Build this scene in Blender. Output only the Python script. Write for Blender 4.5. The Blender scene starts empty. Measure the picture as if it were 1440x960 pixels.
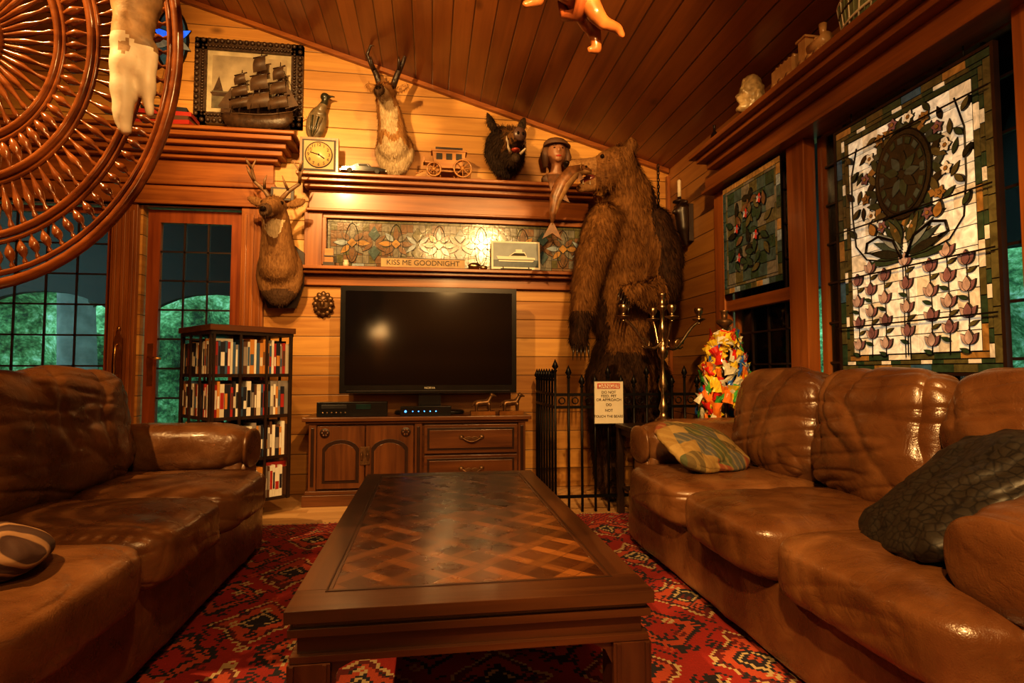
import bpy,bmesh,math,random
from mathutils import Vector,Matrix,noise
V=Vector
pi=math.pi
sc=bpy.context.scene
# ------------------------------------------------------------ materials
class G:
    def __init__(s,name,rough=.5,metal=0.,coat=0.,spec=.5):
        s.mt=bpy.data.materials.new(name);s.mt.use_nodes=True;s.nt=s.mt.node_tree
        s.b=s.nt.nodes['Principled BSDF'];s.b.inputs['Roughness'].default_value=rough
        s.b.inputs['Metallic'].default_value=metal;s.b.inputs['Coat Weight'].default_value=coat
        s.b.inputs['Coat Roughness'].default_value=.15
        s.b.inputs['Specular IOR Level'].default_value=spec
        t=s.nt.nodes.new('ShaderNodeTexCoord');s.co=t.outputs['Object']
        sp=s.nt.nodes.new('ShaderNodeSeparateXYZ');s.nt.links.new(s.co,sp.inputs[0]);s.x,s.y,s.z=sp.outputs[0],sp.outputs[1],sp.outputs[2]
    def put(s,sock,v):
        if isinstance(v,bpy.types.NodeSocket): s.nt.links.new(v,sock)
        else: sock.default_value=v
    def m(s,op,a,b=0.,c=0.):
        n=s.nt.nodes.new('ShaderNodeMath');n.operation=op
        for i,v in enumerate((a,b,c)): s.put(n.inputs[i],v)
        return n.outputs[0]
    def vec(s,x,y,z):
        n=s.nt.nodes.new('ShaderNodeCombineXYZ')
        for i,v in enumerate((x,y,z)): s.put(n.inputs[i],v)
        return n.outputs[0]
    def noise(s,v,scale,detail=3,dist=0.,rough=.5):
        n=s.nt.nodes.new('ShaderNodeTexNoise');s.put(n.inputs['Vector'],v);n.inputs['Scale'].default_value=scale
        n.inputs['Detail'].default_value=detail;n.inputs['Distortion'].default_value=dist;n.inputs['Roughness'].default_value=rough
        return n.outputs[0]
    def vor(s,v,scale,feat='F1',out='Distance'):
        n=s.nt.nodes.new('ShaderNodeTexVoronoi');n.feature=feat;s.put(n.inputs['Vector'],v);n.inputs['Scale'].default_value=scale
        return n.outputs[out]
    def white(s,v):
        n=s.nt.nodes.new('ShaderNodeTexWhiteNoise');n.noise_dimensions='3D';s.put(n.inputs['Vector'],v);return n.outputs[0]
    def ramp(s,f,stops,interp='LINEAR'):
        n=s.nt.nodes.new('ShaderNodeValToRGB');s.put(n.inputs[0],f);r=n.color_ramp;r.interpolation=interp
        r.elements.remove(r.elements[1]);p,c=stops[0];r.elements[0].position=p;r.elements[0].color=(c[0],c[1],c[2],1)
        for p,c in stops[1:]: e=r.elements.new(p);e.color=(c[0],c[1],c[2],1)
        return n.outputs[0]
    def mix(s,f,a,b,t='MIX'):
        n=s.nt.nodes.new('ShaderNodeMix');n.data_type='RGBA';n.blend_type=t;s.put(n.inputs[0],f)
        for i,v in ((6,a),(7,b)): s.put(n.inputs[i],v if isinstance(v,bpy.types.NodeSocket) else (v[0],v[1],v[2],1))
        return n.outputs[2]
    def bump(s,h,st=.3,d=.01):
        n=s.nt.nodes.new('ShaderNodeBump');n.inputs['Strength'].default_value=st;n.inputs['Distance'].default_value=d
        s.put(n.inputs['Height'],h);s.nt.links.new(n.outputs[0],s.b.inputs['Normal'])
    def col(s,c): s.put(s.b.inputs['Base Color'],c if isinstance(c,bpy.types.NodeSocket) else (c[0],c[1],c[2],1))
    def emit(s,c,st): s.put(s.b.inputs['Emission Color'],c if isinstance(c,bpy.types.NodeSocket) else (c[0],c[1],c[2],1));s.b.inputs['Emission Strength'].default_value=st
def dk(c,k): return tuple(x*k for x in c)
def plain(name,c,rough=.5,metal=0.,var=.35,scale=12,bump=0.,emit=0.,coat=0.):
    g=G(name,rough,metal,coat);n=g.noise(g.co,scale,4);cc=g.ramp(n,[(.3,dk(c,1-var)),(.7,dk(c,1+var*.4))]);g.col(cc)
    if bump: g.bump(n,bump,.01)
    if emit: g.emit(cc,emit)
    return g.mt
def wood(name,c1,c2,ax='x',rough=.35,coat=.2,sc_=1.):
    g=G(name,rough,0,coat);k={'x':(1.5,26,26),'y':(26,1.5,26),'z':(26,26,1.5)}[ax]
    v=g.vec(g.m('MULTIPLY',g.x,k[0]*sc_),g.m('MULTIPLY',g.y,k[1]*sc_),g.m('MULTIPLY',g.z,k[2]*sc_))
    n=g.noise(v,1,5,.6);n2=g.noise(g.co,3,2)
    f=g.m('ADD',g.m('MULTIPLY',n,.75),g.m('MULTIPLY',n2,.25));g.col(g.ramp(f,[(.32,c1),(.66,c2)]));g.bump(n,.12,.004);return g.mt
def planks(name,ac,al,w,c1,c2,rough=.45,coat=.1,gd=.035,knot=1.,L=0):
    g=G(name,rough,0,coat);A=getattr(g,ac);B=getattr(g,al);a=g.m('DIVIDE',A,w);i=g.m('FLOOR',a);f=g.m('FRACT',a)
    rnd=g.white(g.vec(i,3.3,1.7))
    if L:
        j=g.m('FLOOR',g.m('ADD',g.m('DIVIDE',B,L),g.m('MULTIPLY',rnd,7.)));rnd=g.white(g.vec(i,j,4.))
    v=g.vec(g.m('ADD',g.m('MULTIPLY',B,1.6),g.m('MULTIPLY',rnd,37.)),g.m('MULTIPLY',A,24.),g.m('MULTIPLY',rnd,5.))
    n=g.noise(v,1,5,.8)
    t=g.m('ADD',g.m('MULTIPLY',n,.6),g.m('MULTIPLY',rnd,.4));c=g.ramp(t,[(.25,c1),(.7,c2)])
    kv=g.vec(g.m('ADD',g.m('MULTIPLY',B,1.9),g.m('MULTIPLY',rnd,9.)),g.m('MULTIPLY',A,3.6),0.)
    kd=g.vor(kv,1.);kf=g.ramp(kd,[(.04,(1,1,1)),(.13,(0,0,0))]);c=g.mix(g.m('MULTIPLY',kf,.8*knot),c,dk(c1,.32))
    e=g.m('MINIMUM',f,g.m('SUBTRACT',1.,f));gr=g.ramp(e,[(0.,(0,0,0)),(gd,(1,1,1))])
    c=g.mix(g.m('SUBTRACT',1.,gr),c,dk(c1,.18));g.col(c);g.bump(gr,.5,.006);return g.mt
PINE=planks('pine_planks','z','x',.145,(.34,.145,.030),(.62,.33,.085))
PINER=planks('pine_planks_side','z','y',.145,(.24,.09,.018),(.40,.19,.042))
CEIL=planks('ceiling_planks','x','y',.125,(.16,.050,.011),(.29,.100,.021),rough=.35,coat=.3,gd=.05,knot=.8)
FLOORM=planks('floor_boards','y','x',.085,(.45,.25,.10),(.68,.43,.20),rough=.3,coat=.4,gd=.02,knot=.2,L=.9)
OAKX=wood('oak_trim_x',(.16,.046,.009),(.34,.118,.024),'x')
OAKY=wood('oak_trim_y',(.13,.038,.008),(.26,.088,.019),'y')
OAKZ=wood('oak_trim_z',(.16,.046,.009),(.34,.118,.024),'z')
REDW=wood('door_redwood',(.15,.032,.008),(.30,.080,.018),'z')
WALX=wood('walnut_x',(.020,.006,.0025),(.065,.023,.007),'x',rough=.3,coat=.3)
WALZ=wood('walnut_z',(.020,.006,.0025),(.060,.021,.007),'z',rough=.3,coat=.3)
WALY=wood('walnut_y',(.020,.006,.0025),(.065,.023,.007),'y',rough=.3,coat=.3)
CAB=wood('cabinet_oak',(.055,.018,.005),(.14,.052,.014),'x',rough=.35)
CABZ=wood('cabinet_oak_v',(.055,.018,.005),(.14,.052,.014),'z',rough=.35)
CABD=plain('cabinet_dark',(.026,.009,.003),.4)
SPIN=wood('spindle_mahogany',(.10,.026,.006),(.25,.080,.018),'x',rough=.22,coat=.5)
BLK=plain('black_plastic',(.008,.008,.008),.25)
IRON=plain('black_iron',(.012,.010,.009),.45,.6,bump=.2)
DARKW=plain('dark_wood',(.026,.012,.006),.4)
PORCH=plain('porch_wood',(.006,.004,.003),.8)
BRASS=plain('brass',(.62,.36,.12),.28,1.)
SILV=plain('antique_silver',(.46,.34,.20),.3,1.,var=.5,scale=30)
BRONZE=plain('bronze',(.16,.085,.035),.4,.6,var=.5,scale=30)
WHITE=plain('white_paint',(.74,.68,.55),.5,var=.08)
INK=plain('ink',(.02,.015,.01),.6)
REDINK=plain('red_ink',(.55,.04,.02),.5)
TANP=plain('tan_panel',(.40,.25,.10),.5,var=.2)
BONE=plain('bone',(.68,.57,.42),.5,var=.25,scale=14,bump=.3)
EYE=plain('eye_gloss',(.01,.006,.004),.05)
CLAW=plain('claw',(.03,.02,.014),.3)
def leather():
    g=G('brown_leather',.34,0,.20);n=g.noise(g.co,2.2,4,.3);n2=g.noise(g.co,9,5,.5)
    f=g.m('ADD',g.m('MULTIPLY',n,.55),g.m('MULTIPLY',n2,.45))
    g.col(g.ramp(f,[(.32,(.062,.023,.008)),(.5,(.118,.050,.017)),(.72,(.22,.105,.041))]))
    v=g.vor(g.co,190,'DISTANCE_TO_EDGE');cr=g.m('ABSOLUTE',g.m('SUBTRACT',g.noise(g.co,4.,2,1.4),.5));cr=g.m('MINIMUM',g.m('MULTIPLY',cr,5.),.5)
    cr2=g.m('MINIMUM',g.m('MULTIPLY',g.m('ABSOLUTE',g.m('SUBTRACT',g.noise(g.co,15.,3,1.2),.5)),4.),.4)
    h=g.m('ADD',g.m('MULTIPLY',v,.22),g.m('ADD',g.m('MULTIPLY',cr,.5),g.m('MULTIPLY',cr2,.45)))
    g.bump(h,.30,.010);g.put(g.b.inputs['Roughness'],g.m('ADD',.17,g.m('MULTIPLY',n2,.26)));return g.mt
LEA=leather()
def fur(name,c1,c2,sc_=16,stretch='z'):
    g=G(name,.75,spec=.2);v=g.vec(g.x,g.y,g.m('MULTIPLY',g.z,.3));n=g.noise(v,sc_*3,5,.4);n2=g.noise(g.co,4,2)
    f=g.m('ADD',g.m('MULTIPLY',n,.6),g.m('MULTIPLY',n2,.4));g.col(g.ramp(f,[(.35,c1),(.65,c2)]));g.bump(n,.6,.01);return g.mt
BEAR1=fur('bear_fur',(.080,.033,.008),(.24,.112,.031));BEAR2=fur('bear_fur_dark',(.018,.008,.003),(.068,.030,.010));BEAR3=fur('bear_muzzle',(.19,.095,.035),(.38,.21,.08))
DEER=fur('deer_fur',(.13,.060,.020),(.27,.14,.05),30);DEERW=fur('white_fur',(.45,.33,.18),(.72,.57,.36),30);DEERD=fur('dark_fur',(.05,.026,.012),(.11,.06,.03),30)
PRONG=fur('pronghorn_fur',(.28,.13,.04),(.48,.26,.09),30);BOAR=fur('boar_fur',(.018,.011,.007),(.080,.050,.028),30)
ANT=plain('antler',(.20,.11,.05),.5,var=.5,scale=20,bump=.3);HORN=plain('horn_black',(.035,.020,.013),.4,bump=.5,scale=40)
def glassm():
    g=G('window_glass');nt=g.nt;t=nt.nodes.new('ShaderNodeBsdfTransparent');t.inputs[0].default_value=(.85,.92,.92,1);gl=nt.nodes.new('ShaderNodeBsdfGlossy');gl.inputs['Roughness'].default_value=.02
    mx=nt.nodes.new('ShaderNodeMixShader');fr=nt.nodes.new('ShaderNodeFresnel');fr.inputs[0].default_value=1.45
    nt.links.new(fr.outputs[0],mx.inputs[0]);nt.links.new(t.outputs[0],mx.inputs[1]);nt.links.new(gl.outputs[0],mx.inputs[2]);nt.links.new(mx.outputs[0],nt.nodes['Material Output'].inputs[0]);return g.mt
GLASS=glassm()
def sg(name,c,em=.0,sc_=18): 
    g=G(name,.18,0,.15);n=g.noise(g.co,sc_,3,1.5);cc=g.ramp(n,[(.3,dk(c,.6)),(.7,dk(c,1.2))]);g.col(cc);g.bump(n,.2,.004)
    if em: g.emit(cc,em)  # self-glow stands in for light passing through the glass
    return g.mt
LEAD=plain('lead_came',(.010,.009,.008),.4,.3)
# ------------------------------------------------------------ builder
class M:
    def __init__(s,name): s.name=name;s.bm=bmesh.new();s.mats=[];s.T=Matrix.Identity(4);s.samp=[]
    def mi(s,m):
        if m not in s.mats: s.mats.append(m)
        return s.mats.index(m)
    def add(s,vs,fs,mat,smooth=False):
        k=s.mi(mat)
        b=[s.bm.verts.new(s.T@V(v)) for v in vs];out=[]
        for i,f in enumerate(fs):
            try: q=s.bm.faces.new([b[j] for j in f]);q.material_index=k;q.smooth=smooth;out.append(q)
            except ValueError: pass
        return out
    def box(s,x0,x1,y0,y1,z0,z1,mat):
        vs=[(x,y,z) for z in (z0,z1) for y in (y0,y1) for x in (x0,x1)]
        s.add(vs,[(0,2,3,1),(4,5,7,6),(0,1,5,4),(1,3,7,5),(3,2,6,7),(2,0,4,6)],mat)
    def cb(s,c,d,mat,rot=None):
        T=s.T
        s.T=T@Matrix.Translation(c)@(rot or Matrix.Identity(4));s.box(-d[0]/2,d[0]/2,-d[1]/2,d[1]/2,-d[2]/2,d[2]/2,mat);s.T=T
    def lathe(s,prof,c,mat,seg=20,M3=None):
        T=s.T;s.T=T@Matrix.Translation(c)@(M3 or Matrix.Identity(4));vs=[];fs=[];n=len(prof)
        for r,z in prof:
            for i in range(seg): a=2*pi*i/seg;vs.append((max(r,1e-4)*math.cos(a),max(r,1e-4)*math.sin(a),z))
        for j in range(n-1):
            for i in range(seg): k=(i+1)%seg;fs.append((j*seg+i,j*seg+k,(j+1)*seg+k,(j+1)*seg+i))
        fs.append(tuple(range(seg))[::-1]);fs.append(tuple((n-1)*seg+i for i in range(seg)))
        s.add(vs,fs,mat,True);s.T=T
    def cyl(s,p0,p1,r0,mat,r1=None,seg=12): s.tube([p0,p1],[r0,r0 if r1 is None else r1],mat,seg)
    def tube(s,pts,rad,mat,seg=8,closed=False):
        pts=[V(p) for p in pts];n=len(pts)
        if not isinstance(rad,(list,tuple)): rad=[rad]*n
        vs=[];fs=[];pv=None
        for i,p in enumerate(pts):
            if closed: t=pts[(i+1)%n]-pts[i-1]
            else: t=pts[min(i+1,n-1)]-pts[max(i-1,0)]
            if t.length<1e-9: t=V((0,0,1))
            t.normalize()
            if pv is None: pv=t.orthogonal().normalized()
            pv=(pv-t*pv.dot(t));pv=pv.normalized() if pv.length>1e-6 else t.orthogonal().normalized();w=t.cross(pv)
            for k in range(seg): a=2*pi*k/seg;vs.append(p+(pv*math.cos(a)+w*math.sin(a))*rad[i])
        for i in range(n if closed else n-1):
            j=(i+1)%n
            for k in range(seg): l=(k+1)%seg;fs.append((i*seg+k,i*seg+l,j*seg+l,j*seg+k))
        if not closed: fs.append(tuple(range(seg))[::-1]);fs.append(tuple((n-1)*seg+k for k in range(seg)))
        s.add(vs,fs,mat,True)
    def ell(s,c,r,mat,rot=None,seg=16):
        if not isinstance(r,(tuple,list)): r=(r,r,r)
        n=seg//2;prof=[(math.sin(pi*i/n),-math.cos(pi*i/n)) for i in range(n+1)]
        s.lathe(prof,c,mat,seg,(rot or Matrix.Identity(4))@Matrix.Diagonal((r[0],r[1],r[2],1)))
    def prism(s,pts,y0,y1,mat,front=None):
        n=len(pts);vs=[(p[0],y0,p[1]) for p in pts]+[(p[0],y1,p[1]) for p in pts]
        s.add(vs,[tuple(range(n)),tuple(range(2*n-1,n-1,-1))]+[(i,i+n,(i+1)%n+n,(i+1)%n) for i in range(n)],mat)
    def text(s,body,size,loc,mat,rot=None,ext=.0008,sx=1.):
        cu=bpy.data.curves.new('t','FONT');cu.body=body;cu.size=size;cu.extrude=ext;cu.align_x='CENTER';cu.align_y='CENTER'
        o=bpy.data.objects.new('t',cu);sc.collection.objects.link(o);dg=bpy.context.evaluated_depsgraph_get();me=o.evaluated_get(dg).to_mesh()
        T=s.T;s.T=T@Matrix.Translation(loc)@(rot or Matrix.Identity(4))@Matrix.Rotation(pi/2,4,'X')@Matrix.Diagonal((sx,1,1,1))
        s.add([v.co.copy() for v in me.vertices],[tuple(p.vertices) for p in me.polygons],mat);s.T=T
        bpy.data.objects.remove(o)
    def cushion(s,c,d,mat,p=5.,rot=None,amp=.006,seed=0.,n=26,puff=.25,pa=2,freq=5.,fold=0.,fx=(2.,6.,2.)):
        T=s.T;s.T=T@Matrix.Translation(c)@(rot or Matrix.Identity(4));key={};vs=[];fs=[]
        def vid(q):
            k=(round(q[0],4),round(q[1],4),round(q[2],4))
            if k not in key:
                x,y,z=q;l=(abs(x)**p+abs(y)**p+abs(z)**p)**(-1/p);u=[x*l,y*l,z*l];o=[u[i] for i in range(3) if i!=pa]
                u[pa]*=1-puff*min(1,max(abs(o[0]),abs(o[1])))**3
                w=V((u[0]*d[0]/2,u[1]*d[1]/2,u[2]*d[2]/2));sd=V((seed*3.1,seed*1.7,seed))
                r=1-2*abs(noise.noise(w*freq+sd));r2=noise.noise(w*freq*2.6+sd);dd=amp*(r*abs(r)*1.2+.5*r2)
                if fold:
                    q1=noise.noise(w*2.5+sd)*.6
                    f1=noise.noise(V((w.x*fx[0]+q1,w.y*fx[1]+q1,w.z*fx[2]+q1*2))*1.6+sd*2);f1=(1-abs(f1)*2.2);f1=max(0,f1)**3
                    f2=noise.noise(V((w.x*fx[0]*2,w.y*fx[1]*.6+w.z*6,w.z*fx[2]*2))*1.9+sd*5);f2=max(0,1-abs(f2)*2.4)**3;dd-=fold*(f1+.7*f2)
                w+=V(u).normalized()*dd
                key[k]=len(vs);vs.append(w)
            return key[k]
        g=[math.sin((-1+2*i/n)*pi/4)/math.sin(pi/4) for i in range(n+1)]
        for ax in range(3):
            for sg_ in (-1,1):
                for i in range(n):
                    for j in range(n):
                        q=[]
                        for a,b in ((i,j),(i+1,j),(i+1,j+1),(i,j+1)):
                            t=[0,0,0];t[ax]=sg_;t[(ax+1)%3]=g[a];t[(ax+2)%3]=g[b];q.append(vid(t))
                        fs.append(q if sg_>0 else q[::-1])
        s.add(vs,fs,mat,True);s.T=T
    def organic(s,parts,vox,mats,matfn=None,smooth=3,bumpy=0.,bf=8.):
        t=M('tmp')
        for q in parts:
            if q[0]=='e': t.ell(q[1],q[2],BONE,q[3] if len(q)>3 else None,16)
            else:
                ch=q[1]
                for i in range(len(ch)):
                    p,r=V(ch[i][:3]),ch[i][3];t.ell(p,r,BONE,None,14)
                    if i: p0,r0=V(ch[i-1][:3]),ch[i-1][3];t.tube([p0,p],[r0,r],BONE,14)
        bmesh.ops.recalc_face_normals(t.bm,faces=t.bm.faces)
        me=bpy.data.meshes.new('tmp');t.bm.to_mesh(me);t.bm.free();o=bpy.data.objects.new('tmp',me);sc.collection.objects.link(o)
        md=o.modifiers.new('r','REMESH');md.mode='VOXEL';md.voxel_size=vox
        dg=bpy.context.evaluated_depsgraph_get();e=o.evaluated_get(dg).to_mesh();b=bmesh.new();b.from_mesh(e)
        for i in range(smooth): bmesh.ops.smooth_vert(b,verts=b.verts,factor=.5,use_axis_x=True,use_axis_y=True,use_axis_z=True)
        b.normal_update()
        if bumpy:
            for v in b.verts: v.co+=v.normal*bumpy*noise.noise(v.co*bf)
        b.normal_update();b.verts.ensure_lookup_table();b.verts.index_update()
        vs=[v.co.copy() for v in b.verts];groups={}
        for f in b.faces:
            cc=f.calc_center_median();k=matfn(cc,f.normal) if matfn else 0;groups.setdefault(k,[]).append(tuple(v.index for v in f.verts));s.samp.append((s.T@cc,(s.T.to_3x3()@f.normal).normalized(),f.calc_area(),k))
        bb=[s.bm.verts.new(s.T@v) for v in vs]
        for k,fl in groups.items():
            mi=s.mi(mats[k])
            for f in fl:
                try: q=s.bm.faces.new([bb[i] for i in f]);q.material_index=mi;q.smooth=True
                except ValueError: pass
        b.free();bpy.data.objects.remove(o)
    def furry(s,n,L,w,mats,d=(0,0,-1),lift=.5,seed=1):
        rr=random.Random(seed);tot=[x[2] for x in s.samp];ch=rr.choices(s.samp,weights=tot,k=n);d=V(d)
        for c,nn,a,k in ch:
            e=math.sqrt(a);j=V((rr.uniform(-1,1),rr.uniform(-1,1),rr.uniform(-1,1)));c=c+j*e*.5-nn*.003
            dd=d-nn*d.dot(nn);dr=(nn*lift+dd+j*.2)
            if dr.length<.01: continue
            dr.normalize();p=nn.cross(dr)
            if p.length<.01: continue
            p.normalize();l=L*rr.uniform(.6,1.2)
            T=s.T;s.T=Matrix.Identity(4);s.add([c-p*w,c+p*w,c+dr*l*.6+p*w*.6,c+dr*l],[(0,1,2),(0,2,3)],mats[k]);s.T=T
        s.samp=[]
    def done(s,parent=None,bevel=0.,keep=False,norm=True):
        if norm: bmesh.ops.recalc_face_normals(s.bm,faces=s.bm.faces)
        me=bpy.data.meshes.new(s.name)
        xs=[v.co for v in s.bm.verts];o3=V((0,0,0))
        if not keep and xs:
            o3=V(((min(v.x for v in xs)+max(v.x for v in xs))/2,(min(v.y for v in xs)+max(v.y for v in xs))/2,min(v.z for v in xs)))
            bmesh.ops.translate(s.bm,verts=s.bm.verts,vec=-o3)
        s.bm.to_mesh(me);s.bm.free()
        for m in s.mats: me.materials.append(m)
        o=bpy.data.objects.new(s.name,me);o.location=o3;sc.collection.objects.link(o)
        if parent: o.parent=parent
        if bevel:
            b=o.modifiers.new('bevel','BEVEL');b.width=bevel;b.segments=2;b.limit_method='ANGLE';b.angle_limit=.9
        return o
def RZ(a): return Matrix.Rotation(math.radians(a),4,'Z')
def RX(a): return Matrix.Rotation(math.radians(a),4,'X')
def RY(a): return Matrix.Rotation(math.radians(a),4,'Y')
def TR(x,y,z): return Matrix.Translation((x,y,z))
def SC(k): return Matrix.Scale(k,4)
def empty(name,loc=(0,0,0)):
    e=bpy.data.objects.new(name,None);e.location=loc;sc.collection.objects.link(e);return e
# ------------------------------------------------------------ room
XL,XR,YB,YF=-3.3,1.94,4.4,-2.6
cz=lambda x:2.56+.293*(1.94-x)
o=M('floor');o.box(XL,XR,YF,YB,-.1,0,FLOORM);o.done(keep=True)
o=M('ceiling');vs=[(XL-.15,YF-.15,cz(XL-.15)),(XR+.15,YF-.15,cz(XR+.15)),(XR+.15,YB+.15,cz(XR+.15)),(XL-.15,YB+.15,cz(XL-.15))]
o.add(vs+[(a,b,c+.12) for a,b,c in vs],[(0,1,2,3),(7,6,5,4),(0,4,5,1),(1,5,6,2),(2,6,7,3),(3,7,4,0)],CEIL);o.done(keep=True)
o=M('wall_back');b0,b1=YB,YB+.1
def wq(x0,x1,z0):o.prism([(x0,z0),(x1,z0),(x1,cz(x1)),(x0,cz(x0))],b0,b1,PINE)
wq(-1.36,XR+.1,0);wq(XL-.1,-1.36,2.1);o.box(-2.25,-2.06,b0,b1,0,2.1,PINE);o.box(XL-.1,-3.16,b0,b1,0,2.1,PINE);o.done(keep=True)
o=M('wall_right');a0,a1=XR,XR+.1
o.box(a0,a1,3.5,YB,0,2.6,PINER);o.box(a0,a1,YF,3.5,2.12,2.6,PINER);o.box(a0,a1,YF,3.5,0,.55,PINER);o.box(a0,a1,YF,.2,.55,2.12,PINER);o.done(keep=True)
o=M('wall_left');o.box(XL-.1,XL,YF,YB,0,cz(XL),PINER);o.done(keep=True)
o=M('wall_rear');o.prism([(XL-.1,0),(XR+.1,0),(XR+.1,cz(XR+.1)),(XL-.1,cz(XL-.1))],YF-.1,YF,PINE);o.done(keep=True)
o=M('trim_1');o.prism([(-3.3,cz(-3.3)-.035),(1.93,cz(1.93)-.035),(1.93,cz(1.93)-.001),(-3.3,cz(-3.3)-.001)],4.36,4.399,OAKX);o.done()
o=M('trim_2');o.box(1.915,1.939,4.36,4.399,0,2.5,OAKZ);o.done()
def glazed_door(name,x0,x1,z1,stile,nx,nz,handle=None):
    o=M(name);y0,y1=4.43,4.475
    o.box(x0,x0+stile,y0,y1,0.01,z1,REDW);o.box(x1-stile,x1,y0,y1,0.01,z1,REDW);o.box(x0+stile,x1-stile,y0,y1,z1-stile*1.1,z1,REDW);o.box(x0+stile,x1-stile,y0,y1,.01,.28,REDW)
    gx0,gx1,gz0,gz1=x0+stile,x1-stile,.28,z1-stile*1.1
    o.box(gx0,gx1,4.450,4.454,gz0,gz1,GLASS)
    for i in range(1,nx): x=gx0+(gx1-gx0)*i/nx;o.box(x-.006,x+.006,4.438,4.449,gz0,gz1,DARKW)
    for i in range(1,nz): z=gz0+(gz1-gz0)*i/nz;o.box(gx0,gx1,4.438,4.449,z-.006,z+.006,DARKW)
    if handle:
        hx=handle;o.box(hx-.018,hx+.018,4.422,4.43,.80,1.10,BRASS);o.cyl((hx,4.43,1.0),(hx,4.39,1.0),.009,BRASS);o.cyl((hx,4.39,1.0),(hx+.09,4.385,.99),.009,BRASS)
    return o.done()
glazed_door('door_1',-2.04,-1.38,2.08,.085,3,8,handle=-1.995)
glazed_door('door_2',-3.14,-2.265,2.08,.04,4,8)
o=M('trim_3')
for x0,x1 in ((-1.375,-1.215),(-2.245,-2.075)):
    o.box(x0,x1,4.355,4.399,0,2.1,OAKZ)
    for k in range(3): x=x0+.03+k*(x1-x0-.06)/2;o.box(x-.012,x+.012,4.342,4.355,.16,2.05,OAKZ)
    o.box(x0-.008,x1+.008,4.335,4.399,0,.15,OAKZ)
o.box(-3.2,-1.21,4.35,4.399,2.1,2.24,OAKX);o.box(-3.2,-1.20,4.33,4.399,2.1,2.125,OAKX)
o.done(bevel=.004)
o=M('door_pull_plate');hx=-2.16
o.prism([(hx-.028,.79),(hx+.028,.79),(hx+.028,1.13),(hx+.012,1.16),(hx,1.20),(hx-.012,1.16),(hx-.028,1.13)],4.325,4.334,BRASS)
o.ell((hx,4.33,1.20),.014,BRASS);o.tube([(hx,4.325,.87),(hx,4.29,.88),(hx,4.285,1.0),(hx,4.29,1.08),(hx,4.325,1.09)],.008,BRASS);o.ell((hx,4.325,.79),.02,BRASS);o.done()
o=M('entablature')
for z0,z1,d in ((2.242,2.28,.07),(2.28,2.43,.05),(2.43,2.46,.10),(2.46,2.50,.15),(2.50,2.54,.19),(2.54,2.575,.25),(2.575,2.60,.28)): o.box(-3.2,-1.20+d*.85,4.398-d,4.398,z0,z1,OAKX)
o.done(bevel=.006)
o=M('mantel_shelf')
o.box(-.96,1.30,4.17,4.398,2.31,2.335,OAKX);o.box(-.94,1.28,4.21,4.398,2.28,2.31,OAKX);o.box(-.92,1.26,4.26,4.398,2.25,2.28,OAKX);o.box(-.90,1.24,4.33,4.398,2.10,2.25,OAKX);o.box(-.91,1.25,4.30,4.398,2.085,2.105,OAKX)
o.done(bevel=.005)
o=M('trim_4')
o.box(-.93,-.80,4.34,4.398,1.66,2.083,OAKZ);o.box(-.80,1.30,4.35,4.398,2.045,2.083,OAKX);o.box(1.22,1.30,4.34,4.398,1.66,2.045,OAKZ)
o.box(-.80,-.77,4.33,4.398,1.69,2.045,OAKZ);o.box(-.97,1.34,4.25,4.398,1.645,1.67,OAKX);o.box(-.95,1.32,4.29,4.398,1.62,1.645,OAKX);o.box(-.93,1.30,4.36,4.398,1.54,1.62,OAKX);o.done(bevel=.004)
o=M('trim_5')
o.box(1.66,1.938,-2.5,3.45,2.27,2.30,OAKY);o.box(1.70,1.938,-2.5,3.42,2.24,2.27,OAKY);o.box(1.76,1.938,-2.5,3.40,2.20,2.24,OAKY);o.box(1.82,1.938,-2.5,3.54,2.10,2.20,OAKY)
o.box(1.80,1.938,-2.5,3.56,2.085,2.105,OAKY)
o.done(bevel=.004)
o=M('trim_6')
o.box(1.88,1.938,3.42,3.54,.5,2.085,OAKZ);o.box(1.87,1.938,2.60,2.74,.5,2.085,OAKZ);o.box(1.88,1.938,1.46,1.56,.5,2.085,OAKZ);o.box(1.88,1.938,.15,.30,.5,2.085,OAKZ)
o.box(1.86,1.938,.15,3.56,.47,.55,OAKY);o.box(1.89,1.938,2.74,3.42,1.28,1.35,OAKY);o.done(bevel=.004)
def rwin(name,y0,y1,z0,z1,ny,nz):
    o=M(name);o.box(1.975,1.979,y0,y1,z0,z1,GLASS)
    for a,b,c,d in ((y0,y0+.035,z0,z1),(y1-.035,y1,z0,z1),(y0,y1,z0,z0+.035),(y0,y1,z1-.035,z1)): o.box(1.95,2.0,a,b,c,d,OAKZ)
    for i in range(1,ny): y=y0+(y1-y0)*i/ny;o.box(1.962,1.974,y-.005,y+.005,z0,z1,DARKW)
    for i in range(1,nz): z=z0+(z1-z0)*i/nz;o.box(1.962,1.974,y0,y1,z-.005,z+.005,DARKW)
    o.done()
rwin('window_1',2.74,3.42,.55,2.12,4,8);rwin('window_2',1.56,2.60,.55,2.12,6,8);rwin('window_3',.30,1.46,.55,2.12,7,8)
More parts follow.
